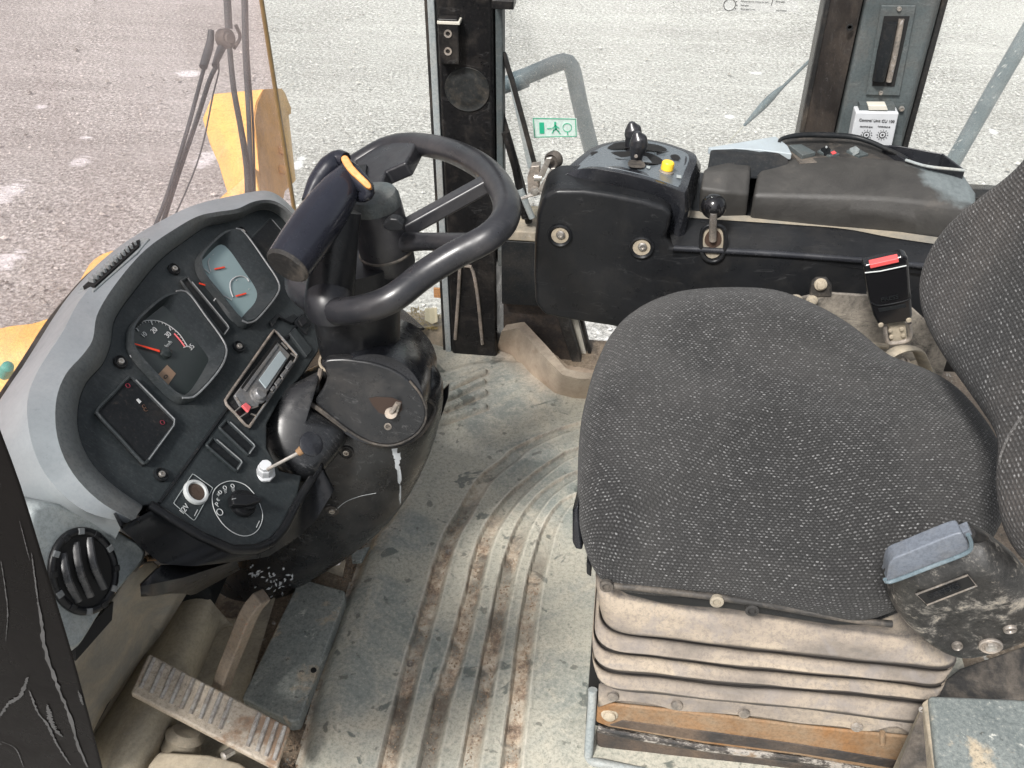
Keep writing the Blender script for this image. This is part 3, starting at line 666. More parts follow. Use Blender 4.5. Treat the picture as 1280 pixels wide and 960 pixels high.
# open side window: frame bar, seal, latch
t = thing('side_window_frame', W(640, 150, y=YG-.04), 'slanting edge of the tilted right side window, grey bar with black seals', 'window frame')
ya, yb2 = YG-.035, YG-.05
A = [W(627, 62, y=ya), W(633, 72, y=ya), W(668, 208, y=ya), W(660, 212, y=ya)]
mk('grey_bar', *prism(A, [p+V((0, .018, 0)) for p in A]), MT['grey'], t, bevel=.002)
tube('black_seal', [W(629, 66, y=ya-.005), W(640, 100, y=ya-.005), W(655, 155, y=ya-.005), W(669, 208, y=ya-.005)], .0052, MT['rubber'], t, n=8)
tube('inner_seal', [W(622, 130, y=ya+.0), W(640, 190, y=ya), W(652, 232, y=ya), W(661, 278, y=ya)], .008, MT['rubber'], t, n=8)
tube('wall_strut', [W(632, 165, y=ya-.015), W(645, 210, y=ya-.015), W(657, 272, y=ya-.015)], .009, MT['pillar'], t, n=10)
tube('wall_strut', [W(650, 236, y=ya-.02), W(665, 272, y=ya-.02)], .007, MT['grey'], t, n=10)
t = thing('window_latch', W(680, 215, y=1.70), 'steel folding latch with a round black knob at the side window', 'latch')
def L_(px, py, dy=0): return W(px, py, y=1.68+dy)
lathe('knob', L_(692, 200), (-.35, -.9, .1), [(.0, -.014), (.012, -.013), (.017, -.006), (.017, .005), (.013, .01), (.0095, .006), (0, .005)], MT['dusty'], t)
q = [L_(683, 198, -.02), L_(690, 197, -.02), L_(680, 222, -.02), L_(672, 221, -.02)]; mk('latch_arm', *prism(q, [p+V((0, .006, 0)) for p in q]), MT['steel'], t, bevel=.001)
q = [L_(689, 211, -.02), L_(694, 210, -.02), L_(678, 241, -.02), L_(672, 238, -.02)]; mk('latch_arm', *prism(q, [p+V((0, .006, 0)) for p in q]), MT['steel'], t, bevel=.001)
q = [L_(659, 222), L_(664, 208), L_(675, 207), L_(674, 238), L_(660, 242)]; mk('catch_block', *prism(q, [p+V((0, .02, 0)) for p in q]), MT['worn'], t, bevel=.002)
tube('pin', [L_(668, 222, -.015), L_(677, 222, -.015)], .007, MT['steel'], t)
tube('lower_rod', [L_(652, 248), L_(664, 244), L_(680, 240)], .0035, MT['steel'], t, n=8)
lathe('rod_nut', L_(668, 238, -.01), (0, -1, 0), [(.008, -.004), (.008, .006), (.003, .007), (0, .007)], MT['steel'], t, n=6)
# rear pillar
MT['dark_channel'] = plastic('stained_channel', (.014, .012, .011), .5, var=1, damt=.5, dust=(.06, .046, .035), dscale=6, scratch=.1)
YP_ = 1.78
t = thing('rear_pillar', W(1080, 170, y=YP_), 'wide rear pillar with a grey trim panel and a black recessed slider', 'pillar')
x0, x1, x2 = W(1011, 120, y=YP_+.05).x, W(1048, 160, y=YP_).x, W(1129, 160, y=YP_).x
vcol('channel', [(x0, YP_+.05), (x1-.004, YP_+.008), (x1-.004, YP_+.10), (x0, YP_+.10)], .30, 1.75, MT['dark_channel'], t, bevel=.003)
vcol('channel_lip', [(x0-.004, YP_+.045), (x0+.004, YP_+.045), (x0+.004, YP_+.1), (x0-.004, YP_+.1)], .30, 1.75, MT['rubber'], t, bevel=.001)
vcol('trim_panel', [(x1, YP_), (x2, YP_), (x2+.012, YP_+.02), (x2+.012, YP_+.1), (x1, YP_+.1)], .30, 1.75, MT['trim'], t, bevel=.006)
xm = x2+.016
vcol('edge_rubber', [(xm, YP_+.03), (xm+.012, YP_+.03), (xm+.012, YP_+.07), (xm, YP_+.07)], .50, 1.75, MT['rubber'], t, bevel=.004)
def RP(px, py, o=0): return W(px, py, y=YP_-o)
fr = [RP(1101, 6, .002), RP(1145, 6, .002), RP(1124, 119, .002), RP(1082, 118, .002)]
mk('slider_frame', *prism(fr, [p-V((0, .004, 0)) for p in fr]), MT['trim'], t, bevel=.004)
q = [RP(1105, 20, .0065), RP(1137, 20, .0065), RP(1118, 108, .0065), RP(1090, 107, .0065)]
mk('slider_recess', *prism(cr([q[0], q[1], q[2], q[3]], 28, True) if 0 else q, [p-V((0, .001, 0)) for p in q]), MT['hole'], t, bevel=.0)
tube('slider_grip', [RP(1113, 28, .012), RP(1105, 68, .012), RP(1098, 100, .012)], [.012, .013, .011], MT['blank'], t, n=12, samples=12)
tube('slider_pull', [RP(1127, 24, .010), RP(1119, 64, .010), RP(1111, 102, .010)], [.005, .006, .005], MT['worn'], t, n=10, samples=12)
for px, py in ((1124, 11), (1101, 116)): screw(t, RP(px, py, .007), (0, -1, 0), .004)
lathe('hole_rim', W(1062, 34, y=YP_+.003), (0, -1, 0), [(.006, 0), (.006, .003), (.004, .003), (.003, .0), (0, 0)], MT['hole'], t, n=12)
# control unit box on that pillar
t = thing('control_box', RP(1095, 165, .02), 'small white control unit box with two dials screwed to the rear pillar', 'control box')
f = [RP(1070, 140, .03), RP(1124, 141, .03), RP(1116, 185, .03), RP(1062, 185, .03)]
f[2].z -= .05; f[3].z -= .05
mk('case', *prism(f, [p+V((0, .03, 0)) for p in f]), MT['white'], t, bevel=.003)
q = [RP(1075, 131, .022), RP(1119, 132, .022), RP(1119, 139, .022), RP(1074, 138, .022)]; mk('clip_recess', *prism(q, [p+V((0, .02, 0)) for p in q]), MT['trim'], t)
q = [RP(1085, 132, .026), RP(1108, 132, .026), RP(1110, 138, .026), RP(1086, 138, .026)]; mk('connector', *prism(q, [p+V((0, .02, 0)) for p in q]), MT['offwhite'], t, bevel=.001)
q = [RP(1118, 130, .004), RP(1131, 130, .004), RP(1126, 185, .004), RP(1112, 185, .004)]; mk('back_plate', *prism(q, [p+V((0, .003, 0)) for p in q]), MT['trim'], t)
screw(t, RP(1127, 136, .008), (0, -1, 0), .005)
ex, ey = V((1, 0, 0)), V((0, 0, 1))
text('lettering', 'Control Unit CU 100', RP(1096, 151, .0312), ex, ey, .0072, MT['ink'], t)
for px, s in ((1083, 'ADAPTIVE GAIN'), (1105, 'THRESHOLD dB')): text('lettering', s, RP(px, 158.5, .0312), ex, ey, .0032, MT['ink'], t)
for px in (1083, 1103):
    c = RP(px, 168.5, .031)
    lathe('dial', c, (0, -1, 0), [(.0062, 0), (.0062, .0006), (.0046, .0006), (.0046, .0004), (.0022, .0004), (.002, .0012), (0, .0012)], MT['ink'], t)
    lathe('dial_face', c-V((0, .0003, 0)), (0, -1, 0), [(.0046, 0), (.0046, .0005), (.0018, .0005), (.0018, 0)], MT['white'], t)
    tk = []
    for a in range(12):
        an = a*math.pi/6; d_ = V((math.cos(an), 0, math.sin(an))); tk.append(boxm(c-V((0, .0004, 0))+d_*.0092, d_*.0012, V((0, .0003, 0)), d_.cross(V((0, 1, 0)))*.0004))
    mk('tick_marks', *join(*tk), MT['ink'], t, smooth=False)
# glazing
def pane(name, pts, mat, label, n=None):
    vs = [V(p) for p in pts]; nn = (vs[1]-vs[0]).cross(vs[2]-vs[0]).normalized()*.004
    o = mk(name, *prism(vs, [p+nn for p in vs]), mat, smooth=False); tag(o, label, 'window'); return o
seamx0 = -.66
zg = .12
pane('side_window', [V((xe, YG, zt+.012)), V((x0, YG, zt+.012)), V((x0, YG, 1.75)), V((xe, YG, 1.75))], MT['glass'], 'right side window pane carrying the green exit sticker')
pane('rear_side_window', [V((xm+.02, YG, .45)), V((1.3, YG, .45)), V((1.3, YG, 1.75)), V((xm+.02, YG, 1.75))], MT['glass'], 'rear right window pane beside the rear pillar')
pane('corner_window', [V((xs, YG-.04, .08)), V((xs, YG-.04, 1.75)), V((seamx0, 1.70, 1.75)), V((seamx0, 1.70, .08))], MT['glass'], 'narrow corner window between the front pillar and the amber glass joint')
rows = []
wc = cr([V((seamx0-.004, 1.70, 0)), V((-.72, 1.52, 0)), V((-.80, 1.2, 0)), V((-.84, .95, 0)), V((-.86, .6, 0)), V((-.84, .25, 0))], 30)
vs, fs = skin([[p+V((0, 0, .36)) for p in wc], [p+V((0, 0, 1.75)) for p in wc]])
o = mk('windscreen', vs, fs, MT['wind'], solid=.004); tag(o, 'large curved brown tinted windscreen on the left', 'windscreen')
o = tube('glass_joint', [V((seamx0-.002, 1.699, .30)), V((seamx0-.002, 1.699, .9)), V((seamx0-.002, 1.699, 1.75))], .0045, MT['seam'], n=8, samples=40)
tag(o, 'amber sealant joint running up between windscreen and corner window', 'glass joint')
# rear window sill, behind the backrest
o = box('rear_window_sill', V((.75, YG-.01, W(1200, 240, y=YG).z)), (.45, 0, 0), (0, .03, 0), (0, 0, .01), MT['rubber'], bevel=.003); tag(o, 'black sill under the rear right window, behind the seat back', 'sill')
# exit sticker
yS = YG-.003
q = [W(665, 147, y=yS), W(721, 148, y=yS), W(722, 171, y=yS), W(667, 172, y=yS)]
st = thing('exit_sticker', q[0], 'green and white emergency exit sticker on the side window', 'sticker')
mk('film', *prism(q, [p+V((0, .001, 0)) for p in q]), MT['frost'], st, smooth=False)
def edge(a, b, w, mat, nm='border'):
    a, b = V(a), V(b); d_ = (b-a).normalized(); u = d_.cross(V((0, 1, 0)))*w
    return boxm((a+b)/2-V((0, .0006, 0)), (b-a)/2+d_*w, u, V((0, .0003, 0)))
cn = sum(q, V((0, 0, 0)))/4; qi = [cn+(p-cn)*.94 for p in q]
mk('border', *join(*[edge(qi[i], qi[(i+1) % 4], .0009, 0) for i in range(4)]), MT['green'], st, smooth=False)
def SS(px, py): return W(px, py, y=yS-.0008)
pq = [SS(674, 153), SS(680, 153), SS(680.5, 167), SS(674.5, 167)]; mk('door_symbol', *prism(pq, [p-V((0, .0004, 0)) for p in pq]), MT['green'], st, smooth=False)
mk('arrow', *edge(SS(684, 160.5), SS(689, 160.5), .0007, 0), MT['green'], st, smooth=False)
mp = [edge(SS(694, 156), SS(695, 161), .0019, 0), edge(SS(695, 161), SS(692, 163), .0012, 0), edge(SS(692, 163), SS(690.5, 166), .001, 0), edge(SS(695, 161), SS(698, 164), .0012, 0), edge(SS(698, 164), SS(700, 167), .001, 0), edge(SS(695, 157), SS(698.5, 160), .001, 0), edge(SS(694, 157), SS(691, 160), .001, 0), lathem(SS(694, 153.6), (0, -1, 0), [(.0024, 0), (.0024, .0005), (0, .0005)], 12)]
mk('running_figure', *join(*mp), MT['green'], st, smooth=False)
cc = SS(709, 159.5); tube('ring_symbol', [cc+V((math.cos(a)*.0088, 0, math.sin(a)*.0088)) for a in [i*math.pi/12 for i in range(24)]], .0007, MT['green'], st, n=6, closed=True)
mk('ring_stem', *edge(SS(709.5, 165), SS(709.5, 168), .0009, 0), MT['green'], st, smooth=False)
# instruction transfer at the top of that window
q = [W(903, -30, y=yS), W(1000, -30, y=yS), W(997, 16, y=yS), W(903, 13, y=yS)]
st = thing('instruction_transfer', q[0], 'clear transfer with small dark print and a ring, at the top of the side window', 'sticker')
mk('film', *prism(q, [p+V((0, .001, 0)) for p in q]), glass('clear_film', (.95, .95, .95), .12, (.85, .85, .85)), st, smooth=False)
cc = W(912, 6, y=yS-.001); tube('ring_mark', [cc+V((math.cos(a)*.0105, 0, math.sin(a)*.0105)) for a in [i*math.pi/12 for i in range(24)]], .0007, MT['ink'], st, n=6, closed=True)
for px, py in ((920.5, 2), (921, 6.5), (919.3, 10.8)): lathe('dot', W(px, py, y=yS-.0005), (0, -1, 0), [(.0011, 0), (.0011, .0006), (0, .0006)], MT['ink'], st, n=8)
for px, py, s in ((926, 1.5, 'Pull the ring and remove the cord'), (926, 6.5, 'Push glass'), (926, 11.3, 'Break glass in use'), (970, 2, 'Break glass'), (970, 13, 'with hammer')):
    text('lettering', s, W(px, py, y=yS-.001), ex, ey, .0036, MT['ink'], st, 'LEFT')
tube('bracket_mark', [W(965, -20, y=yS-.001), W(966, -2, y=yS-.001), W(964, 7, y=yS-.001)], .0006, MT['ink'], st, n=6, samples=10)
# =================================================================== floor mat with sweeping ribs
def gz(pts): return cr([W(px, py, z=.012) for px, py in pts], 60)
grv = [[(478, 1010), (486, 955), (500, 895), (516, 830), (531, 780), (552, 705), (565, 668), (582, 640), (605, 602), (633, 578), (668, 558), (723, 537), (800, 520)],
       [(527, 1010), (534, 960), (550, 885), (572, 812), (590, 745), (603, 690), (615, 660), (636, 630), (658, 607), (690, 582), (722, 566), (800, 545)],
       [(580, 1010), (587, 960), (602, 880), (618, 800), (633, 725), (643, 690), (655, 658), (669, 635), (688, 614), (722, 594), (800, 570)],
       [(633, 1010), (639, 955), (648, 880), (657, 800), (668, 730), (677, 695), (686, 664), (700, 638), (722, 622), (800, 600)]]
GR = [gz(p) for p in grv]
edgeL = cr([W(px, py, z=.0) for px, py in ((362, 1010), (374, 960), (392, 880), (412, 810), (430, 757), (447, 715), (466, 672), (490, 640), (500, 560), (500, 470), (520, 418))], 80)
far_l = W(505, 411, z=0); far_r = W(735, 478, z=0)
fence = [W(490, 412, z=0), W(552, 408, z=0), W(625, 408, z=0), W(664, 436, z=0), W(700, 470, z=0), W(740, 477, z=0), W(830, 477, z=0)]
def sdpoly(p, P):
    best = 9; sg = 0
    for a, b in zip(P[:-1], P[1:]):
        ab = b-a; t = max(0, min(1, ((p.x-a.x)*ab.x+(p.y-a.y)*ab.y)/(ab.x**2+ab.y**2+1e-12))); dx, dy = p.x-a.x-ab.x*t, p.y-a.y-ab.y*t; d_ = math.hypot(dx, dy)
        if d_ < best: best = d_; sg = 1 if (ab.x*(p.y-a.y)-ab.y*(p.x-a.x)) > 0 else -1
    return best, sg
def sstep(a, b, x):
    t = max(0, min(1, (x-a)/(b-a))); return t*t*(3-2*t)
from mathutils.kdtree import KDTree
def dense(P, n=700):
    P = cr(P, n); kd = KDTree(n)
    for i, p in enumerate(P): kd.insert((p.x, p.y, 0), i)
    kd.balance(); return P, kd
GD = [dense(g_) for g_ in GR]; ED = dense(edgeL); FD = dense([fence[0]]+fence[1:], 400) if 0 else None
seat_foot = [W(735, 860, z=0), W(743, 960, z=0)]
X0, X1, Y0, Y1, ST = -.60, .62, .42, 1.82, .0031
XR0 = W(600, 430, z=0).x
PLQ = [W(x, y, z=.012) for x, y in ((552, 452), (575, 441), (625, 446), (655, 466), (690, 492), (640, 515), (590, 543), (556, 560), (548, 520), (552, 452))]
def PLp(p):
    ins = False; n_ = len(PLQ)
    for a, b_ in zip(PLQ[:-1], PLQ[1:]):
        if (a.y > p.y) != (b_.y > p.y) and p.x < (b_.x-a.x)*(p.y-a.y)/(b_.y-a.y)+a.x: ins = not ins
    dd, _ = sdpoly(p, PLQ)
    return sstep(0, .03, dd) if ins else 0
nx, ny = int((X1-X0)/ST), int((Y1-Y0)/ST)
vs, cols, idx = [], [], {}
GW = .0148
grill = [(W(566, 488, z=.012), W(604, 470, z=.012)), (W(560, 502, z=.012), W(602, 483, z=.012)), (W(556, 516, z=.012), W(604, 496, z=.012)), (W(552, 532, z=.012), W(604, 514, z=.012))]
for i in range(nx+1):
    x = X0+i*ST
    for j in range(ny+1):
        y = Y0+j*ST; p = V((x, y, 0))
        P, kd = ED; co, k, dd = kd.find(p); k2 = min(k, len(P)-2); tg = P[k2+1]-P[k2]; side = tg.x*(y-P[k].y)-tg.y*(x-P[k].x)
        if side > 0 and dd > .006: continue      # left of the mat
        fd, fs_ = sdpoly(p, fence)
        if fs_ > 0 and fd > .03: continue
        h = .012; dirt_tone = 0; rub = 0; wear = 0
        sh = min(1, dd/.02) if side <= 0 else 0; h += -.010*(1-sstep(0, 1, sh)); dirt_tone = max(dirt_tone, (1-sstep(0, .012, dd))*.8)
        h += .009*math.exp(-((dd-.045)/.03)**2)
        for P, kd in GD:
            co, k, gd_ = kd.find(p); k2 = min(k, len(P)-2); tg = P[k2+1]-P[k2]; s = 1 if tg.x*(y-P[k].y)-tg.y*(x-P[k].x) > 0 else -1
            if gd_ > .03: continue
            f = k/len(P); gw = GW*(1-.45*sstep(.55, .95, f))
            u = gd_*s   # + = left side of the line
            e = 1-sstep(gw*.80, gw*1.0, abs(u)) if u > 0 else 1-sstep(gw*.35, gw*1.15, abs(u))
            h -= .0075*e*(1-.35*sstep(.6, 1, f)); dirt_tone = max(dirt_tone, e*(1-.85*sstep(.52, .68, f)))
            if u > 0: dirt_tone = max(dirt_tone, .8*math.exp(-((u-gw)/.0022)**2))
            h += .0018*math.exp(-((abs(u)-gw*1.25)/.003)**2); wear = max(wear, math.exp(-((abs(u)-gw*1.18)/.0016)**2))
        for a, b_ in grill:
            ab = b_-a; t_ = max(0, min(1, ((x-a.x)*ab.x+(y-a.y)*ab.y)/(ab.x**2+ab.y**2))); gd_ = math.hypot(x-a.x-ab.x*t_, y-a.y-ab.y*t_)
            h += .010*(1-sstep(.0065, .010, gd_)); dirt_tone = max(dirt_tone, .55*math.exp(-((gd_-.012)/.003)**2))
        # far raised rim and its rusty patina
        if x > XR0: rub = 1-sstep(.01, .13, fd)
        else: rub = .55*(1-sstep(.0, .09, fd))
        # low plateau around the pillar foot
        pd = V((x-(-.20), y-1.60, 0)); h += .010*(1-sstep(.16, .19, math.hypot(pd.x*.8, pd.y*1.1)))
        h += .0018*noise.noise(V((x*6, y*6, 1)))+.0006*noise.noise(V((x*25, y*25, 3)))
        idx[(i, j)] = len(vs); vs.append(V((x, y, h))); pm = PLp(p); wear = -pm if pm > .05 and wear < .3 else wear; cols.append((dirt_tone, wear, rub))
fs = []
for (i, j), a in idx.items():
    b_, c_, d_ = idx.get((i+1, j)), idx.get((i+1, j+1)), idx.get((i, j+1))
    if b_ is not None and c_ is not None and d_ is not None: fs.append((a, b_, c_, d_))
o = mk('floor_mat', vs, fs, MT['mat'], cols=cols); tag(o, 'moulded grey green rubber floor mat with curved grooves full of grit', 'floor mat')
matobj = o
def on_mat(px, py, off=0): return surf(matobj, px, py, off)
for (px, py) in ((561, 690), (513, 830)):
    p, n_ = on_mat(px, py, .001); lathe('rivet', p, (0, 0, 1), [(.0065, -.002), (.006, .001), (.004, .0005), (.002, -.001), (0, -.001)], MT['worn'], o, n=12)
crA = [W(x, y, z=.013) for x, y in ((620, 436), (640, 444), (662, 470), (692, 494), (715, 500), (760, 503))]
crB = [W(x, y, z=.095) for x, y in ((627, 414), (648, 410), (677, 442), (702, 468), (720, 473), (765, 476))]
crC = [W(x, y, z=.096) for x, y in ((633, 406), (655, 402), (684, 433), (708, 461), (724, 465), (767, 468))]
crD = [p+V((.004, .004, -.09)) for p in crC]
rc = [lin(c_, 40) for c_ in (crA, crB, crC, crD)]
rc.insert(1, [a.lerp(b_, .3)-V((0, 0, .006)) for a, b_ in zip(rc[0], rc[1])])
mk('raised_rim', *skin(rc), MT['mat'], o, cols=[(0, 0, 1 if i < 2 else .7) for i in range(5) for j in range(40)])
# loose grit in the channel beside the mat and in the grooves
gp = []; rr = random.Random(5)
for i in range(1500):
    if i < 800:
        P = ED[0]; k = int(rr.random()**1.2*len(P)*.72); c = P[k]+V((rr.gauss(-.016, .009), rr.gauss(0, .006), .002)); c.z = .003
    else:
        P = GD[rr.randrange(4)][0]; k = int(rr.random()*len(P)*.55); c = P[k]+V((rr.uniform(-.008, .008), 0, 0)); c.z = .0068
    s = rr.uniform(.0008, .0022)*(1 if i > 800 else 1.3); u = V((rr.uniform(-1, 1), rr.uniform(-1, 1), rr.uniform(-.4, .4))).normalized()*s; w_ = u.orthogonal().normalized()*s*.8; q_ = u.cross(w_).normalized()*s*.7
    gp.append(([c+u, c+w_, c-u, c-w_, c+q_, c-q_], [(0, 1, 4), (1, 2, 4), (2, 3, 4), (3, 0, 4), (0, 1, 5), (1, 2, 5), (2, 3, 5), (3, 0, 5)]))
tag(mk('grit', *join(*gp), flat('grit', (.26, .19, .13), .85, var=.7), smooth=False), kind='stuff')
# =================================================================== footwell left of the mat
fp = [W(375, 722, z=.03), W(431, 738, z=.03), W(431, 748, z=.03), W(374, 900, z=.03), W(362, 902, z=.03), W(302, 872, z=.03)]
o = mk('floor_plate', *prism(fp, [p-V((0, 0, .028)) for p in fp]), MT['plate'], bevel=.004); tag(o, 'worn grey steel access plate on the floor between pedal and rubber mat', 'plate')
p = W(395, 832, z=.0302); lathe('bolt', W(392, 838, z=.03), (0, 0, 1), [(.005, 0), (.0045, .002), (0, .0022)], MT['hole'], o, n=10)
lathe('bolt', W(321, 777, z=.03)+V((.03, 0, 0)), (0, 0, 1), [(.003, 0), (.003, .002), (0, .0022)], MT['worn'], o, n=10)
# small bracket under the column
t = thing('floor_bracket', W(424, 706, z=.01), 'small dusty tab bracket with a bolt on the floor under the steering column', 'bracket')
q = [W(411, 690, z=.045), W(424, 694, z=.045), W(432, 700, z=.04), W(428, 719, z=.012), W(407, 712, z=.012)]
mk('tab', *prism(q, [p-V((.0, .0, .006)) for p in q]), MT['tan'], t, bevel=.002)
lathe('bolt', W(421, 702, z=.04), (.2, -.5, .8), [(.008, 0), (.008, .004), (.004, .005), (0, .005)], MT['steel'], t, n=8)
q = [W(438, 690, z=.02), W(462, 682, z=.02), W(452, 700, z=.02), W(440, 701, z=.02)]
mk('tab', *prism(q, [p-V((.0, .0, .01)) for p in q]), MT['plate'], t, bevel=.002)
# soft ridge (hump) left of the pedal
t = thing('footwell_hump', W(200, 850, z=0), 'dusty rubber hump running along the left of the foot pedal', 'floor cover')
c0 = [(228, 733, .0), (240, 728, .10), (262, 748, .13), (276, 770, .09), (262, 800, .0)]
def hump(k):
    out = []
    for (ax, ay, az), (bx, by, bz) in zip([(222, 730, .02), (236, 728, .10), (258, 744, .12), (274, 768, .085), (268, 800, .0)], [(60, 985, .02), (105, 985, .09), (140, 985, .105), (172, 985, .07), (185, 990, .0)]):
        f = k/8; out.append(W(ax+(bx-ax)*f, ay+(by-ay)*f, z=az+(bz-az)*f))
    return cr(out, 24)
cs = [hump(k) for k in range(9)]
end = [p+V((0, .03, 0))-V((0, 0, p.z*.8)) for p in cs[0]]
mk('hump_cover', *skin([end]+cs), MT['hump'], t)
sidew = [[W(px, py, z=z_) for px, py, z_ in r_] for r_ in ([(175, 735, .30), (222, 730, .16), (236, 735, .05)], [(140, 775, .30), (180, 790, .16), (196, 800, .04)], [(60, 880, .30), (100, 905, .14), (120, 918, .03)], [(20, 980, .25), (60, 1000, .12), (80, 1000, .03)])]
mk('side_slope', *skin([lin(r_, 10) for r_ in sidew]), MT['hump'], t, solid=.004)
# hoses and clutter in the gap beside the hump
t = thing('cable_bundle', W(180, 700, x=-.56), 'short brown cables showing in the gap under the dashboard near the air vent', 'cables')
for k in range(4): tube('cable', [W(168+k*6, 712-k*5, x=-.57), W(176+k*6, 703-k*4, x=-.545), W(190+k*5, 700-k*2, x=-.56)], .0035, MT['rust' if k % 2 else 'rubber'], t, n=8, samples=12)
tube('seam_strip', [W(210, 745, z=.17), W(196, 775, z=.15), W(150, 850, z=.13), W(108, 925, z=.11)], .003, MT['rubber'], t, n=6, samples=20)
# trench under the pedal arm
o = mk('pedal_trench', *skin([lin([W(px, py, z=z_) for px, py, z_ in r_], 12) for r_ in ([(272, 770, .004), (300, 775, .004), (345, 745, .004)], [(240, 840, .004), (285, 850, .004), (310, 862, .004)], [(170, 980, .004), (300, 990, .004), (360, 985, .004)])]), MT['hump'])
tag(o, 'dusty sunken floor section beneath the pedal arm', 'floor section')
# pedal
MT['rib_alu'] = plastic('worn_alloy_rib', (.42, .40, .37), .4, var=.4, damt=.6, dust=(.2, .15, .11), dscale=60, scratch=.4, scol=.1, metal=.2)
MT['arm_steel'] = plastic('worn_rusty_bar', (.17, .14, .11), .5, var=.8, damt=.9, dust=(.24, .19, .14), dscale=16, scratch=.7, scol=(.28, .12, .05))
t = thing('foot_pedal', W(265, 890, z=.10), 'long ribbed metal foot pedal, dusty and rust flecked, at lower left', 'pedal')
pn = V((.30, -.22, .93)).normalized(); pp = (W(265, 885, z=.15), pn)
def PD(px, py, off=0): return W(px, py, pl=pp, off=off)
q = [PD(186, 816), PD(364, 909), PD(347, 962), PD(163, 866)]
mk('pedal_plate', *prism(cr([q[0].lerp(q[1], .02), q[0].lerp(q[1], .25), q[0].lerp(q[1], .98), q[1].lerp(q[2], .5), q[2].lerp(q[3], .02), q[2].lerp(q[3], .75), q[2].lerp(q[3], .98), q[3].lerp(q[0], .5)], 40, True) if 0 else q, [p-pn*.016 for p in q]), MT['tread'], t, bevel=.004)
q2 = [PD(px, py) for px, py in ((165, 868), (347, 964), (344, 966), (168, 876))]
ex_ = (q[1]-q[0]); ey_ = (q[3]-q[0])
for k, f in enumerate([.045, .115, .185, .25, .32, .385, .45, .515, .585, .78, .845, .905, .96]):
    a = q[0].lerp(q[1], f).lerp(q[3].lerp(q[2], f), .06); b_ = q[0].lerp(q[1], f).lerp(q[3].lerp(q[2], f), .86 if k > 8 else .80)
    tube('tread_rib', [a+pn*.001, a.lerp(b_, .5)+pn*.0015, b_+pn*.001], [.0032, .0036, .003], MT['rib_alu'], t, n=8)
a = [W(313, 764, z=.25), W(298, 800, z=.19), W(284, 835, z=.14), W(275, 862, z=.12)]
mk('pedal_arm', *tubem([W(328, 745, z=.28)]+a, .0150, 4, False, 20), MT['arm_steel'], t, bevel=.003)
lathe('boot', W(228, 930, z=.05), (.2, .35, .6), [(.03, -.03), (.026, -.018), (.03, -.008), (.026, .004), (.029, .014), (.02, .024), (0, .026)], MT['tan'], t)
lathe('pivot_nut', W(282, 944, z=.09), (-.3, -.5, .2), [(.007, -.012), (.007, .004), (.004, .006), (0, .006)], MT['steel'], t, n=8)
o = slab('pedal_block', [W(198, 938, z=.09), W(262, 942, z=.09), W(300, 952, z=.09), W(330, 975, z=.09), W(300, 1010, z=.09), W(170, 1005, z=.09), W(185, 955, z=.09)], V((0, 0, -.08)), MT['tan'], bevel=.006)
tag(o, 'dust covered block at the bottom edge below the foot pedal', 'block')
# =================================================================== dashboard
PA = V((-.597, .788, .626)); d1 = V((.057, .59, -.04)); PN = d1.cross(V((1, 0, -1))).normalized()
if PN.z < 0: PN = -PN
E1 = d1.normalized(); E2 = PN.cross(E1).normalized()   # E2 points up the panel
if E2.z < 0: E2 = -E2
pl = (PA, PN)
def D(px, py, off=0): return W(px, py, pl=pl, off=off)
dash = thing('dashboard', D(250, 450), 'black instrument panel in a pale grey dashboard hood on the left', 'dashboard')
inner = [(378, 306), (352, 272), (335, 262), (318, 264), (300, 273), (275, 279), (258, 283), (235, 298), (200, 325), (165, 367), (143, 400), (138, 430), (128, 455), (108, 478), (98, 505), (98, 540), (112, 575), (140, 605), (178, 632)]
ridge = [(384, 290), (357, 263), (338, 254), (318, 256), (298, 266), (272, 270), (252, 275), (228, 289), (190, 318), (154, 360), (132, 397), (127, 428), (114, 450), (94, 473), (84, 505), (86, 545), (101, 583), (131, 615), (172, 643)]
ridge2 = [(383, 284), (357, 259), (338, 250), (317, 252), (296, 261), (270, 265), (248, 270), (222, 284), (182, 312), (146, 353), (122, 392), (116, 424), (103, 444), (82, 468), (70, 502), (72, 548), (90, 590), (124, 626), (168, 652)]
mid = [(380, 281), (355, 256), (338, 247.5), (316, 249.5), (295, 256), (268, 262), (242, 270), (210, 286), (168, 310), (126, 345), (98, 378), (80, 412), (62, 440), (44, 470), (34, 505), (40, 555), (62, 600), (105, 638), (162, 655)]
outer = [(376, 278, -.575), (353, 254, -.585), (338, 245.5, -.595), (316, 246.5, -.61), (293, 250, -.625), (264, 257, -.64), (232, 267, -.655), (192, 288, -.675), (150, 315, -.70), (114, 344, -.72), (92, 368, -.735), (66, 400, -.75), (36, 447, -.77), (3, 497, -.78), (-25, 540, -.77), (-30, 590, -.72), (10, 632, -.66), (70, 652, -.6), (150, 662, -.53)]
NS = 90
Ci = cr([D(x, y, -.002) for x, y in inner], NS); Cr_ = cr([D(x, y, .020) for x, y in ridge], NS); Cr2 = cr([D(x, y, .024) for x, y in ridge2], NS)
Cm = cr([D(x, y, .012 if 6 < i < 14 else .016) for i, (x, y) in enumerate(mid)], NS); Co = cr([W(x, y, x=q) for x, y, q in outer], NS)
Cm2 = [a.lerp(b_, .5)+V((0, 0, .012)) for a, b_ in zip(Cm, Co)]
Cd = [p+V((-.012, 0, -.02)) for p in Co]; Cdd = [p+V((-.02, 0, -.2 if i < NS*.72 else -.03)) for i, p in enumerate(Co)]
mk('panel_surround', *skin([Ci, [a.lerp(b_, .5)+(b_-a).normalized()*.0+PN*.004 for a, b_ in zip(Ci, Cr_)], Cr_, Cr2]), MT['ridge'], dash)
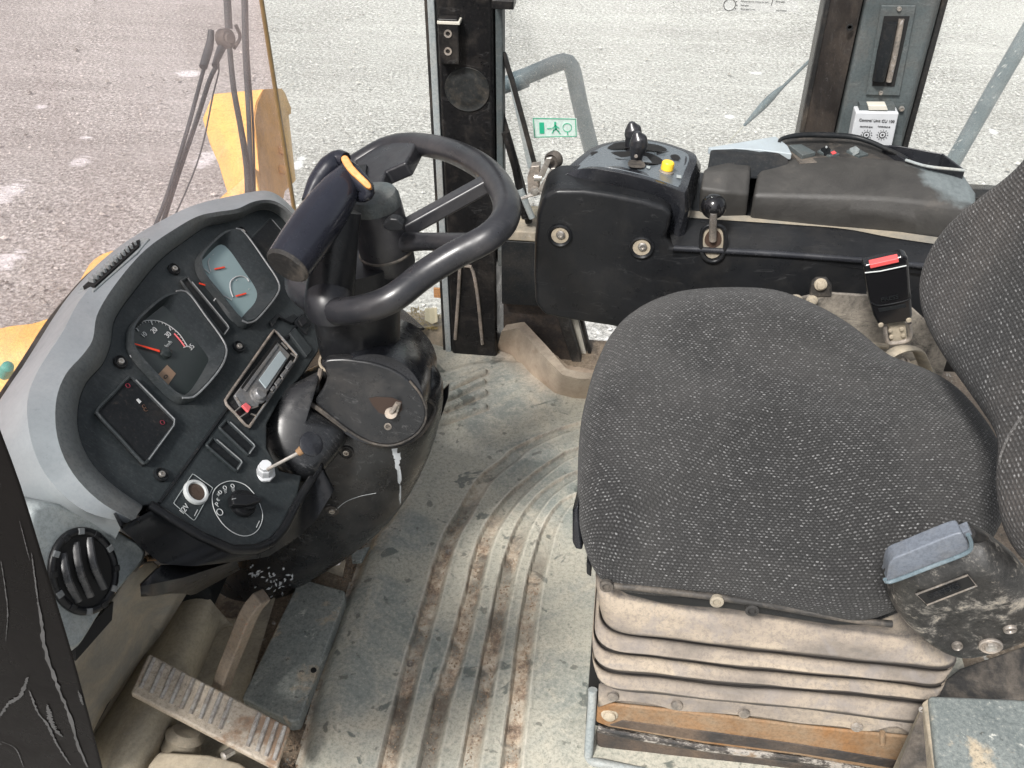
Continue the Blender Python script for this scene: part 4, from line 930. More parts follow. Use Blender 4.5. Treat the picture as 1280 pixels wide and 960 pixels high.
cowl = mk('hood', *skin([Cr2, Cm, Cm2, Co, Cd, Cdd]), MT['cowl'], dash)
tube('hood_seal', [p+V((-.004, 0, -.006)) for p in Co[:int(NS*.8)]], .007, MT['rubber'], dash, n=8)
# main black panel
pin = Ci+[D(199, 630, -.002), D(281, 516, -.002), D(345, 442, -.002), D(408, 360, -.002)]
mk('instrument_panel', *prism([p for p in pin], [p-PN*.03 for p in pin]), MT['panel'], dash, bevel=.0015)
lowp = [D(199, 627, -.0005), D(281, 513, -.0005), D(345, 439, -.0005), D(402, 366, -.0005), D(414, 385, -.0005), D(398, 440, -.0005), D(378, 470, -.0005), D(350, 500, -.0005), D(334, 530, -.0005), D(334, 560, -.0005), D(350, 588, -.0005), D(378, 594, -.0005), D(372, 622, -.0005), D(352, 660, -.0005), D(338, 676, -.0005), D(320, 684, -.0005), D(290, 685, -.0005), D(250, 669, -.0005), D(215, 648, -.0005), D(186, 632, -.0005)]
mk('lower_panel', *prism(lowp, [p-PN*.03 for p in lowp]), MT['panel'], dash, bevel=.003)
# raised seam between the two
tube('panel_seam', [D(199, 629, 0), D(281, 515, 0), D(345, 441, 0), D(402, 365, 0)], .0022, MT['blank'], dash, n=6)
MT['edge_highlight'] = plastic('plastic_edge_highlight', (.14, .15, .155), .35, var=.8, damt=.4, dust=(.25, .25, .24), dscale=40, scratch=.2)  # pale tone that paints the edge highlight onto rims
def bezel(name, outerp, rimp, innerp, face, offs=(.0, .011, .008, -.0), mats=None, par=dash, fname='face', lab=None):
    a = cr([D(x, y, offs[0]) for x, y in outerp], 56, True); 
    c = V((0, 0, 0)); 
    for p in a: c += p/56
    b_ = [p+(c-p)*.03+PN*offs[1] for p in a]; b2 = [p+(c-p)*.075+PN*(offs[1]+.001) for p in a]
    i_ = cr([D(x, y, offs[3]) for x, y in innerp], 56, True)
    # align start of the inner loop with the outer one
    k0_ = min(range(56), key=lambda k: (i_[k]-a[0]).length); i_ = i_[k0_:]+i_[:k0_]
    mids = [p.lerp(q_, .75)+PN*.001 for p, q_ in zip(b2, i_)]
    o_ = mk(name, *skin([a, b_, b2, mids, i_], True), MT['panel'] if not mats else mats, par)
    tube('rim_highlight', [p+PN*.0005 for p in b_[14:44]], .0014, MT['edge_highlight'], o_, n=6)  # light-catching side of the rim painted as a pale tube
    if lab: tag(o_, lab)
    f_ = mk(fname, i_, [tuple(range(56))], face, o_, smooth=False)
    return o_, i_
g1o = [(157, 423), (161, 408), (178, 390), (198, 374), (215, 368), (230, 370), (252, 399), (275, 431), (279, 448), (269, 470), (242, 500), (228, 505), (213, 500), (181, 468), (160, 442)]
g1i = [(160, 425), (168, 412), (200, 385), (208, 385), (235, 415), (259, 445), (258, 456), (236, 490), (215, 496), (198, 482), (180, 462), (165, 445)]
gau1, _ = bezel('speedometer', g1o, None, g1i, MT['dialdark'])
g2o = [(243, 331), (249, 317), (272, 295), (286, 290), (300, 294), (329, 334), (344, 358), (343, 373), (324, 398), (310, 410), (295, 406), (269, 374), (249, 349)]
g2i = [(246, 334), (256, 322), (274, 306), (286, 312), (303, 336), (320, 362), (319, 377), (308, 390), (296, 403), (288, 400), (268, 373), (250, 347)]
gau2, _ = bezel('gauge_cluster', g2o, None, g2i, MT['dialpale'])
def arcpts(cx, cy, r, a0_, a1_, n=24, off=.0012, ell=1.0):
    """arc on the panel plane round the point under a pixel; angles from E1 towards E2"""
    c = D(cx, cy, off); return [c+(E1*math.cos(math.radians(a0_+(a1_-a0_)*k/n))+E2*math.sin(math.radians(a0_+(a1_-a0_)*k/n))*ell)*r for k in range(n+1)]
def pxarc(pts, w, mat, par, name='scale_arc', off=.0012): return tube(name, [D(x, y, off) for x, y in pts], w, mat, par, n=6, samples=40)
def zp(x, y): return 150+x/9.143, 360+y/9.143     # helper: positions read off a 9x enlargement of the dial
pxarc([zp(*q) for q in ((125, 790), (92, 690), (90, 560), (180, 430), (280, 375), (430, 375), (560, 430), (680, 530), (770, 665))], .0006, MT['print'], gau1)
tk = []
ap_ = cr([D(*zp(*q), off=.0013) for q in ((125, 790), (92, 690), (90, 560), (180, 430), (280, 375), (430, 375), (560, 430), (680, 530), (770, 665))], 29); ctr_ = D(*zp(500, 740), off=.0013)
for p in ap_[1:-1]: d_ = (ctr_-p).normalized(); tk.append(boxm(p+d_*.0016, d_*.0014, d_.cross(PN)*.0003, PN*.0002))
for a, b_ in (((90, 650), (140, 655)), ((190, 460), (215, 495)), ((350, 370), (370, 420)), ((565, 450), (580, 485)), ((770, 665), (725, 680)), ((125, 790), (150, 770))):
    A_, B_ = D(*zp(*a), off=.0012), D(*zp(*b_), off=.0012); tk.append(boxm((A_+B_)/2, (B_-A_)/2, (B_-A_).cross(PN).normalized()*.0007, PN*.0002))
mk('tick_marks', *join(*tk), MT['print'], gau1, smooth=False)
exg = (D(*zp(400, 440))-D(*zp(300, 600))).normalized()   # reading direction of the figures
exg = E1; eyg = E2
for s, x, y, sz in (('0', 290, 850, .009), ('10', 275, 535, .009), ('20', 390, 485, .010), ('30', 550, 535, .010), ('35', 815, 675, .010), ('km/h', 555, 640, .007)):
    text('numeral', s, D(*zp(x, y), off=.0012), exg, eyg, sz, MT['printg'] if s == 'km/h' else MT['print'], gau1)
pxarc([zp(*q) for q in ((620, 520), (690, 600), (740, 670))], .001, MT['pink'], gau1, 'red_zone')
a, b_ = D(*zp(455, 720), off=.003), D(*zp(155, 632), off=.003); s_ = (b_-a).cross(PN).normalized()
mk('needle', *prism([a+s_*.0016, b_+s_*.0008, b_-s_*.0008, a-s_*.0016], [p-PN*.0008 for p in [a+s_*.0016, b_+s_*.0008, b_-s_*.0008, a-s_*.0016]]), MT['needle'], gau1, smooth=False)
lathe('needle_hub', D(*zp(520, 745), off=.001), PN, [(.008, 0), (.0075, .004), (.006, .005), (0, .005)], MT['dialdark'], gau1)
q = [D(195, 471, .001), D(209, 456, .001), D(220, 467, .001), D(206, 487, .001)]; mk('display', *prism(q, [p-PN*.0005 for p in q]), MT['lcd'], gau1, smooth=False)
text('numeral', '0', D(207, 471, .0014), E2*-1, E1, .010, MT['ink'], gau1)
def zq(x, y): return 235+x/10.667, 290+y/10.667
for pts in ([(290, 350), (270, 400), (280, 460), (305, 530)], [(120, 500), (200, 490), (290, 550)], [(600, 870), (565, 760), (570, 660), (640, 600), (720, 590), (790, 620), (810, 660)], [(345, 915), (400, 860), (480, 855), (580, 905)]):
    pxarc([zq(*q) for q in pts], .0009, MT['print'], gau2)
for a, b_ in (((355, 495), (490, 468)), ((150, 685), (230, 708)), ((640, 855), (775, 818)), ((520, 1060), (600, 1040))):
    A_, B_ = D(*zq(*a), off=.002), D(*zq(*b_), off=.002); mk('needle', *boxm((A_+B_)/2, (B_-A_)/2, (B_-A_).cross(PN).normalized()*.0011, PN*.0004), MT['needle'], gau2, smooth=False)
for x, y in ((335, 300), (600, 640), (650, 640), (810, 760)):
    A_ = D(*zq(x, y), off=.0012); mk('tick_marks', *boxm(A_, E1*.0016, E2*.0005, PN*.0002), MT['print'], gau2, smooth=False)
def insert(name, px, mat, off=.002, par=dash, rim=True, lab=None, bev=.0012):
    q_ = [D(x, y, off) for x, y in px]; o_ = mk(name, *prism(q_, [p-PN*(off+.004) for p in q_]), mat, par, bevel=bev)
    if lab: tag(o_, lab)
    return o_
def frame(name, px, w, mat, par, off=.003):
    q_ = [D(x, y, off) for x, y in px]; n_ = len(q_)
    pts = []
    for i in range(n_):
        a, b_ = q_[i], q_[(i+1) % n_]; pts += [a.lerp(b_, .06), a.lerp(b_, .5), a.lerp(b_, .94)]
    tube('rim_highlight', [q_[1].lerp(q_[2], .1)+PN*w, q_[1].lerp(q_[2], .95)+PN*w, q_[2].lerp(q_[3], .1)+PN*w, q_[2].lerp(q_[3], .9)+PN*w] if w > .001 else [q_[0], q_[1]], w*.45, MT['edge_highlight'] if w > .001 else mat, par, n=6)  # edge highlight painted along two sides of the frame
    return tube(name, pts, w, mat, par, n=8, closed=True, samples=60)
wl_px = [(120, 515), (163, 470), (220, 528), (181, 581)]
wlp = insert('warning_panel', wl_px, MT['blank'], .004); frame('rim', wl_px, .0022, MT['panel'], wlp, .0045)
o = insert('lamp_mark', [(171, 499), (173, 498), (177, 502), (175, 504)], MT['print'], .0055, wlp, bev=0)
for x, y in ((160, 482), (203, 528)): tube('symbol', arcpts(x, y, .0028, 0, 360, 16, .0055), .0005, flat('dim_red', (.16, .01, .025)), wlp, n=6)
for x, y in ((180, 508), (182, 512)): tube('symbol', arcpts(x, y, .0022, 0, 300, 12, .0055), .0004, flat('dim_amber', (.1, .05, .03)), wlp, n=6)
sl = insert('blank_slot', [(226, 352), (234, 347), (286, 410), (281, 420), (277, 419)], MT['blank'], .001); frame('rim', [(226, 352), (234, 347), (286, 410), (279, 420)], .0020, MT['panel'], sl, .002)
bp = insert('blank_panel', [(313, 299), (338, 273), (358, 296), (333, 326)], MT['blank'], .002); frame('rim', [(313, 299), (338, 273), (358, 296), (333, 326)], .0012, MT['panel'], bp, .0015)
for px in ([(274, 535), (283, 525), (318, 558), (310, 569)], [(258, 557), (266, 547), (302, 578), (295, 589)]):
    s_ = insert('switch_blank', px, MT['blank'], .001); frame('rim', px, .0022, MT['panel'], s_, .002)
for px in ([(362, 416), (369, 409), (391, 437), (384, 446)],): insert('switch_blank', px, MT['panel'], .005)
sw = insert('rocker_switch', [(368, 402), (377, 392), (390, 402), (384, 418)], MT['blank'], .004)
q = [D(373, 400, .006), D(380, 395, .009), D(385, 402, .012), D(378, 408, .008)]; mk('rocker', *prism(q, [p-PN*.008 for p in q]), MT['black'], sw, bevel=.001)
for x, y in ((151, 452), (299, 433), (202, 593), (218, 336), (303, 290)):
    screw(dash, D(x, y, .001), PN, .0042, MT['steel'], MT['blank'], 'panel_screw')
# tray recess above the radio (upper edge line)
insert('step_ledge', [(341, 408), (349, 396), (366, 404), (372, 396), (368, 392), (356, 398), (348, 391), (338, 402)], MT['blank'], .003, bev=.0006)
# radio
rad = insert('radio', [(280, 498), (343, 412), (374, 445), (312, 537)], MT['blank'], .0015, lab='old car radio with a silver face, loose in its slot and missing its lower trim')
def zr(x, y): return 270+x/6.858, 400+y/6.858
frame('rim', [zr(70, 700), zr(500, 85), zr(700, 315), zr(280, 925)], .0020, MT['worn'], rad, .004)
q = [D(*zr(*p), off=.006) for p in ((160, 640), (520, 180), (640, 300), (430, 640), (360, 740), (220, 740))]
mk('fascia', *prism(q, [p-PN*.006 for p in q]), MT['radio'], rad, bevel=.0015)
q = [D(*zr(*p), off=.0075) for p in ((370, 510), (550, 262), (605, 330), (430, 585))]; mk('display', *prism(q, [p-PN*.002 for p in q]), MT['screen'], rad, bevel=.0006)
q = [D(*zr(*p), off=.0078) for p in ((235, 590), (520, 205), (540, 220), (260, 610))]; mk('cassette_slot', *prism(q, [p-PN*.002 for p in q]), MT['radio'], rad, bevel=.0006)
q = [D(*zr(*p), off=.0075) for p in ((215, 575), (515, 170), (528, 190), (228, 590))]; mk('slot_shadow_gap', *prism(q, [p-PN*.001 for p in q]), MT['hole'], rad)
lathe('volume_knob', D(*zr(355, 650), off=.006), PN, [(.0125, 0), (.012, .003), (.0095, .004), (.009, .009), (.0075, .0105), (0, .0105)], MT['radio'], rad)
for a, b_, c, d_ in (((600, 400), (645, 340), (665, 365), (620, 425)), ((555, 470), (600, 415), (620, 435), (575, 495)), ((505, 540), (545, 490), (565, 510), (525, 565)), ((470, 590), (495, 560), (512, 575), (488, 610)), ((425, 670), (470, 610), (490, 630), (440, 700))):
    q = [D(*zr(*p), off=.0085) for p in (a, b_, c, d_)]; mk('button', *prism(q, [p-PN*.003 for p in q]), MT['radio'], rad, bevel=.0008)
q = [D(*zr(*p), off=.009) for p in ((225, 730), (260, 705), (305, 745), (280, 790))]; mk('pink_button', *prism(q, [p-PN*.004 for p in q]), MT['pink'], rad, bevel=.001)
for a, b_ in (((165, 780), (200, 750)), ((205, 835), (270, 790)), ((300, 805), (345, 820)), ((170, 660), (215, 730)), ((560, 195), (612, 250)), ((640, 285), (690, 320)), ((300, 760), (360, 740))):
    A_, B_ = D(*zr(*a), off=.006), D(*zr(*b_), off=.006); mk('chrome_clip', *boxm((A_+B_)/2, (B_-A_)/2, (B_-A_).cross(PN).normalized()*.0008, PN*.001), MT['steel'], rad)
# 12V socket
so = thing('dummy', (0, 0, 0), '', ''); bpy.data.objects.remove(so)
q = [(217, 629), (241, 592), (266, 610), (243, 651)]
soc = lathe('power_socket', D(244, 616, .0), PN, [(.0165, 0), (.0165, .003), (.0150, .005), (.0125, .0052), (.0115, .003), (.0112, -.0)], MT['print'], dash, n=28)
lathe('socket_bore', D(244, 616, .0002), PN, [(.0112, .0026), (.0108, .0002), (0, .0002)], plastic('brown_bore', (.06, .04, .03), .6), soc)
frame('outline', q, .0005, MT['printg'], soc, .0008)
text('lettering', '12V', D(230.5, 636.5, .001), (D(240, 626)-D(225, 645)), E2, .0098, MT['print'], soc)
A_, B_ = D(243, 645, .0008), D(247, 637, .0008); mk('small_mark', *boxm((A_+B_)/2, (B_-A_)/2, (B_-A_).cross(PN).normalized()*.0005, PN*.0002), MT['print'], soc)
# light switch
ring = [(266, 625), (272, 611), (283, 603), (294, 601), (305, 606), (317, 617)]
lsw = lathe('light_knob', D(302, 630, 0), PN, [(.0185, 0), (.0185, .004), (.0165, .007), (.013, .008), (.0125, .014), (0, .015)], MT['black'], dash, n=28)
a, b_ = D(291, 624, .016), D(328, 624, .024); s_ = (b_-a).cross(PN).normalized()
k_ = [a+s_*.007, a.lerp(b_, .45)+s_*.008, b_+s_*.002, b_-s_*.002, a.lerp(b_, .45)-s_*.008, a-s_*.007]
mk('grip_bar', *prism(k_, [p-PN*.012 for p in k_]), MT['black'], lsw, bevel=.002)
tube('pointer_line', [D(290, 624, .0165), D(300, 622, .0165)], .0005, MT['print'], lsw, n=6)
def zs(x, y): return 210+x/9.143, 580+y/9.143
pxarc([zs(*q_) for q_ in ((985, 340), (900, 250), (800, 205), (700, 195), (600, 230), (535, 290), (505, 370), (515, 480), (560, 590), (640, 700), (740, 780), (850, 822), (950, 810), (1030, 750), (1075, 650), (1080, 560), (1045, 450))], .0006, MT['print'], lsw, 'scale_ring', .0006)
tube('symbol', arcpts(*zs(592, 550), .0042, 0, 360, 20, .0008), .0006, MT['print'], lsw, n=6)
text('lettering', 'P', D(*zs(565, 465), off=.001), D(*zs(580, 430))-D(*zs(540, 480)), E2, .009, MT['print'], lsw)
text('lettering', '€', D(*zs(575, 410), off=.001), D(*zs(600, 390))-D(*zs(560, 440)), E2, .006, MT['print'], lsw)
text('lettering', '≡D', D(*zs(590, 335), off=.001), D(*zs(640, 290))-D(*zs(570, 380)), E2, .007, MT['print'], lsw)
for x, y in ((650, 270), (738, 250)):
    tube('symbol', arcpts(*zs(x, y), .0024, 0, 360, 14, .0008), .0005, MT['print'], lsw, n=6)
    for k in (1, 2, 3): tube('symbol', [D(*zs(x-18+k*6, y+20+k*14), off=.0008), D(*zs(x+22, y+10+k*14), off=.0008)], .0004, MT['print'], lsw, n=5)
tube('symbol', [D(*zs(1010, 725), off=.0008), D(*zs(1045, 650), off=.0008)], .0006, MT['print'], lsw, n=5)
mk('dash_core', *boxm(V((-.665, 1.17, .26)), V((.06, 0, 0)), V((0, .24, 0)), V((0, 0, .17))), MT['blank'], dash, bevel=.01)
# pull knob
pk = lathe('pull_knob', D(331, 592, 0), (V((.28, -.25, .93))), [(.014, 0), (.014, .004), (.011, .006), (.0105, .014), (.0095, .018), (.0085, .018), (.008, .024), (.003, .024), (0, .024)], MT['white'], dash, n=8, bevel=.001)
p0, p1 = D(334, 587, .02), D(373, 566, .062); tube('rod', [p0, p1], .0024, MT['steel'], pk, n=8)
p2 = D(380, 560, .070); tube('collar', [p1-(p2-p1)*.1, p2], [.005, .0065], MT['rust'], pk, n=12)
p3 = D(389, 555, .076); lathe('disc', p3, (p3-p0).normalized()*.5+(CAM-p3).normalized()*.8, [(.0, -.004), (.012, -.004), (.0165, -.001), (.0165, .001), (.013, .003), (0, .0038)], MT['black_sheen'], pk, n=28)
# vent grille slot on top of the hood
gp0, gn = surf(cowl, 140, 335); 
vg = None
ga = [surf(cowl, x, y, .003)[0] for x, y in ((98, 366), (116, 366), (172, 318), (188, 300), (177, 299), (140, 326))]
vg = mk('top_vent', *prism(ga, [p-V((0, 0, .012)) for p in ga]), MT['grey'], dash, bevel=.002)
gb = [surf(cowl, x, y, .0045)[0] for x, y in ((107, 361), (118, 361), (174, 311), (176, 303), (168, 306))]
mk('slot', *prism(gb, [p-V((0, 0, .006)) for p in gb]), MT['hole'], vg)
for k in range(12):
    f = (k+.5)/12; p = surf(cowl, 112+(172-112)*f, 355.5+(304-355.5)*f, .006)[0]; q_ = surf(cowl, 118+(174-118)*f, 358+(309-358)*f, .006)[0]
    c = p.lerp(q_, .45); mk('vent_tooth', *boxm(c, (q_-p)*.32, (q_-p).cross(V((0, 0, 1))).normalized()*.0013, V((0, 0, .003))), MT['grey'], vg)
# lower black skirt beneath the panel
lipc = lin([D(186, 632, .0), D(215, 650, .0), D(250, 671, .0), D(290, 688, .0), D(320, 687, .0), D(340, 678, .0), D(354, 662, .0), D(374, 624, .0), D(402, 580, .0)], 40)
dr = lin([W(150, 659, x=-.50), W(176, 684, x=-.50), W(202, 705, x=-.49), W(240, 708, x=-.46), W(296, 702, x=-.44), W(335, 696, x=-.42), W(372, 672, x=-.40), W(395, 650, x=-.38), W(418, 612, x=-.36)], 40)
dr2 = [p+V((-.05, .06, -.03)) for p in dr]
mk('lower_skirt', *skin([[p+PN*.003 for p in lipc], [p+V((.004, -.004, -.004)) for p in lipc], dr, dr2]), MT['black'], dash, solid=.003)
tube('skirt_lip', [p+PN*.001 for p in lipc[:36]], .0065, MT['black'], dash, n=10)
fl_ = [[W(x, y, x=q_) for x, y, q_ in r_] for r_ in ([(202, 706, -.49), (250, 705, -.47), (300, 694, -.44)], [(176, 733, -.50), (230, 722, -.47), (297, 700, -.44)], [(176, 746, -.51), (198, 745, -.49), (297, 704, -.45)], [(215, 735, -.53), (240, 745, -.52), (300, 712, -.47)])]
mk('lower_flap', *skin([lin(r_, 12) for r_ in fl_]), MT['black'], dash, solid=.004)
MT['vent_black'] = plastic('vent_plastic', (.035, .037, .04), .3, damt=.3, dust=(.2, .19, .18), dscale=30, scratch=.1, spec=.5)
# near end housing with the round air vent
vn = V((.88, -.28, .38)).normalized(); vp = W(104, 714, x=-.56); vpl = (vp, vn)
def VV(px, py, off=0): return W(px, py, pl=vpl, off=off)
h1 = cr([VV(34, 640), VV(60, 628), VV(100, 640), VV(150, 664), VV(182, 690), VV(160, 722), VV(128, 760), VV(92, 812), VV(60, 800), VV(35, 720)], 60, True)
cen = sum(h1, V((0, 0, 0)))/60
h0 = [p+(p-cen)*.10-vn*.05 for p in h1]; h00 = [p+(p-cen)*.05+V((-.2, .06, -.12)) for p in h1]; h2 = [p+(cen-p)*.10+vn*.006 for p in h1]
vh = mk('vent_housing', *skin([h00, h0, h1, h2], True, False, True), MT['grey'], dash, bevel=.004, ang=50)
ax_ = [VV(104+39*math.cos(a)+5*math.sin(a), 714+50*math.sin(a)-4*math.cos(a), .008) for a in [k*math.pi/18 for k in range(36)]]
ax_0 = [VV(104, 714, .008)+ (vn.cross(V((0, 0, 1))).normalized()*math.cos(a)+vn.cross(vn.cross(V((0, 0, 1)))).normalized()*math.sin(a))*.043 for a in [k*math.pi/18 for k in range(36)]]
tube('vent_ring', ax_, .0048, MT['black'], vh, n=10, closed=True)
mk('vent_bore', [p+vn*.001 for p in ax_], [tuple(range(36))], MT['hole'], vh, smooth=False)
vu = vn.cross(V((0, 0, 1))).normalized(); vw = vu.cross(vn).normalized()
for k in (-1.25, -.1, 1.05):
    pass
for a_, m_, b_ in (((78, 692), (85, 725), (98, 752)), ((94, 678), (100, 715), (113, 746)), ((111, 672), (117, 706), (130, 736))):
    tube('vent_louvre', [VV(*a_, .008), VV(*m_, .015), VV(*b_, .010)], .0026, MT['vent_black'], vh, n=8, samples=16, sx=1.7)
for k in range(12):
    a = k*3; c = ax_[a]+vn*.0035; tg_ = (ax_[(a+1) % 36]-ax_[a-1]).normalized()
    mk('ring_notch', *boxm(c, tg_.cross(vn)*.0035, tg_*.0035, vn*.0022), MT['edge_highlight' if k % 2 else 'black'], vh, bevel=.0008)
# black hose slot below the housing + grimy side wall
q = [VV(95, 800, -.02), VV(142, 752, -.02), VV(140, 775, -.02), VV(95, 826, -.02)]
mk('open_slot', *prism(q, [p-vn*.01 for p in q]), MT['hole'], dash)
MT['greydust'] = plastic('dusty_grey_wall', (.13, .125, .11), .65, var=.5, damt=.8, dust=(.28, .24, .18), dscale=7, scratch=.1, fst=.12)
wlp_ = [[W(x, y, x=q_) for x, y, q_ in r_] for r_ in ([(176, 690, -.56), (235, 735, -.55)], [(145, 740, -.60), (200, 790, -.62)], [(85, 830, -.62), (130, 880, -.65)], [(60, 900, -.62), (80, 980, -.66)])]
mk('side_cover', *skin([lin(r_, 8) for r_ in wlp_]), MT['greydust'], dash, solid=.004)
# =================================================================== steering column
SYC = 1.11
t = thing('steering_column', W(450, 620, y=SYC), 'black plastic steering column with a large round tilt joint, bolts and a white scuff', 'steering column')
def ringpx(pL, yL, pR, yR, ry, yc=SYC, n=40, sq=1.0):
    L_, R_ = W(pL, yL, y=yc), W(pR, yR, y=yc); c = (L_+R_)/2; hx = (R_-L_)/2
    out = []
    for k in range(n):
        a = 2*math.pi*k/n; ca, sa = math.cos(a), math.sin(a)
        ca = math.copysign(abs(ca)**sq, ca); sa = math.copysign(abs(sa)**sq, sa); out.append(c+hx*ca+V((0, ry, 0))*sa)
    return out
# base cover, wide at the top, tucked in at the foot
rg = [ringpx(372, 478, 520, 462, .06), ringpx(345, 490, 545, 468, .085), ringpx(331, 512, 556, 484, .098), ringpx(326, 545, 553, 520, .105), ringpx(318, 590, 540, 565, .108), ringpx(300, 640, 518, 610, .108), ringpx(270, 690, 488, 648, .10), ringpx(248, 725, 440, 682, .085), ringpx(243, 742, 392, 712, .07), ringpx(262, 762, 352, 762, .045)]
vs, fs = skin([cr(r_, 48, True) for r_ in rg], True, True, True)
cc_ = mk('base_cover', vs, fs, MT['cover'], t, sub=1)
# barrel of the tilt joint, its round cap faces the door
cj = W(469, 500, y=SYC-.085); an = V((.10, -.93, .30)).normalized()
lathe('joint_barrel', cj, an, [(.066, -.17), (.074, -.16), (.074, -.05), (.0705, -.006), (.069, .001)], MT['black_sheen'], t, n=56)
PQ = [(404, 452), (408, 472), (402, 488), (394, 502), (404, 514), (438, 540), (462, 553), (488, 557), (512, 549), (528, 534), (533, 515), (526, 494), (512, 476), (494, 463), (470, 454), (448, 450), (425, 448)]
pq_ = cr([W(x, y, pl=(cj, an), off=.004) for x, y in PQ], 80, True)
capo = mk('joint_cap', *prism(pq_, [p-an*.022 for p in pq_]), MT['cover'], t, bevel=.0045, seg=4)
tube('cap_edge', cr([W(x, y, pl=(cj, an), off=.0035) for x, y in PQ[4:13]], 40), .0018, MT['dusty'], capo, n=8)
def CJ(px, py, off=.0045): return W(px, py, pl=(cj, an), off=off)
q = [CJ(461, 498), CJ(470, 496), CJ(490, 497), CJ(502, 502), CJ(503, 512), CJ(496, 520), CJ(486, 520), CJ(474, 516), CJ(466, 507)]
mk('cap_opening', *prism(q, [p-an*.002 for p in q]), flat('brown_inside', (.03, .016, .01), .7), capo)
lathe('tilt_knob', CJ(489, 517, .010), an*.5+V((0, 0, .8)), [(.0, -.002), (.008, -.002), (.009, 0), (.009, .002), (.004, .003), (0, .003)], MT['worn'], capo)
tube('tilt_pin', [CJ(489, 516, .012), CJ(497, 504, .016)], .0035, MT['worn'], capo, n=10)
tube('tilt_pin', [CJ(496, 514, .008), CJ(499, 504, .012)], .0028, MT['steel'], capo, n=10)
lathe('cap_hole', CJ(485, 533, .0045), an, [(.0055, 0), (.0055, .001), (.0035, .0012), (.003, -.0), (0, 0)], MT['worn'], capo)
# moulded shoulder left of the joint, beside the instrument panel
sn_ = V((.35, -.6, .72)).normalized(); spl = (W(385, 530, d=1.365), sn_)
SHP = [(343, 499), (358, 482), (380, 470), (401, 461), (398, 474), (388, 489), (385, 501), (402, 514), (434, 538), (432, 556), (414, 580), (394, 600), (370, 600), (346, 584), (332, 562), (328, 540), (332, 517)]
shr = cr([W(x, y, pl=spl) for x, y in SHP], 80, True)
sho = pillow('cover_shoulder', shr, sum(shr, V((0, 0, 0)))/80, sn_, [(0, -.06), (0, -.02), (.003, -.008), (.010, .001), (.022, .006)], MT['cover'], t, dome=.004, inner=5, sub=1)
tube('shoulder_edge', [W(x, y, pl=spl, off=-.004) for x, y in SHP[3:9]], .0038, MT['dusty'], t, n=8, samples=30)
# neck and boot tube
rg = [ringpx(398, 506, 520, 480, .070, sq=.85), ringpx(402, 480, 506, 462, .066, sq=.85), ringpx(402, 460, 500, 450, .056, sq=.85), ringpx(402, 445, 499, 440, .05, sq=.85)]
vs, fs = skin(rg, True, False, True); mk('neck', vs, fs, MT['cover'], t)
tube('neck_dust', ringpx(402, 444, 499, 439, .0505, sq=.85), .0022, MT['tan'], t, n=6, closed=True)
rg = [ringpx(402, 436, 499, 431, .050), ringpx(401, 442, 499, 437, .051), ringpx(394, 400, 499, 395, .052), ringpx(398, 330, 499, 322, .05)]
rg = [ringpx(405, 432, 497, 428, .047), ringpx(401, 434, 499.5, 428, .051), ringpx(394, 398, 499.5, 392, .052), ringpx(400, 330, 500, 322, .050)]
vs, fs = skin(rg, True, True, True); mk('column_tube', vs, fs, MT['black'], t)
# slanted edge of the cover around the barrel
def cs_(px, py, off=.003): return surf(cc_, px, py, off)
q = [(400, 466), (388, 490), (384, 503), (402, 513), (436, 538), (470, 553), (500, 556), (528, 540), (545, 505), (556, 485)]
q = [(404, 462), (392, 486), (386, 502), (402, 514), (436, 540), (466, 554), (498, 556), (525, 541), (543, 508), (556, 486)]
tube('cover_rim', [surf(cc_, x, y, .002)[0] for x, y in q], .0036, MT['dusty'], t, n=8, samples=50)
for x, y in ((433, 565), (415, 638)):
    p, n_ = cs_(x, y, .001); screw(t, p, n_, .0052, MT['steel'], MT['dusty'], 'bolt')
p0 = [cs_(x, y, .001)[0] for x, y in ((429, 547), (415, 570), (394, 598), (374, 628))]
tube('cover_seam', p0, .0014, MT['tan'], t, n=6, samples=20)
p0 = [cs_(x, y, .0006)[0] for x, y in ((420, 637), (432, 627), (450, 620), (470, 616))]
tube('scratch_line', p0, .0005, MT['print'], t, n=5, samples=20)
# white scuff under the joint and at the foot
sc_ = []; rr = random.Random(11)
for x, y, w_, h_ in ((493, 562, 4, 9), (496, 578, 4, 9), (499, 594, 3, 12), (500, 618, 1.5, 13), (497, 570, 5, 6)):
    ring = []
    for k in range(14):
        a = 2*math.pi*k/14; s = rr.uniform(.6, 1.15); ring.append(cs_(x+w_*math.cos(a)*s, y+h_*math.sin(a)*s, .0006)[0])
    sc_.append((ring, [tuple(range(14))]))
for k in range(46):
    x, y = (rr.gauss(345, 16), rr.gauss(732, 10)) if k > 12 else (rr.gauss(322, 8), rr.gauss(712, 8)); L_2 = rr.uniform(1.2, 4); a = rr.gauss(-.8, .5); w_ = rr.uniform(.5, 1.6)
    pts = [(x+L_2*math.cos(a), y+L_2*math.sin(a)), (x-w_*math.sin(a), y+w_*math.cos(a)), (x-L_2*math.cos(a), y-L_2*math.sin(a)), (x+w_*math.sin(a), y-w_*math.cos(a))]
    try: sc_.append(([cs_(px, py, .0007)[0] for px, py in pts], [(0, 1, 2, 3)]))
    except Exception: pass
tag(mk('paint_scuffs', *join(*sc_), flat('pale_scuff', (.55, .58, .6), .6), t, smooth=False), kind='stuff')
# thin grey fin standing right of the joint
q = [W(561, 481, y=SYC+.03), W(560, 497, y=SYC+.02), W(545, 540, y=SYC+.01), W(541, 530, y=SYC+.02), W(552, 490, y=SYC+.03)]
mk('cover_fin', *prism(q, [p+V((.0, .006, 0)) for p in q]), MT['black'], t, bevel=.001)
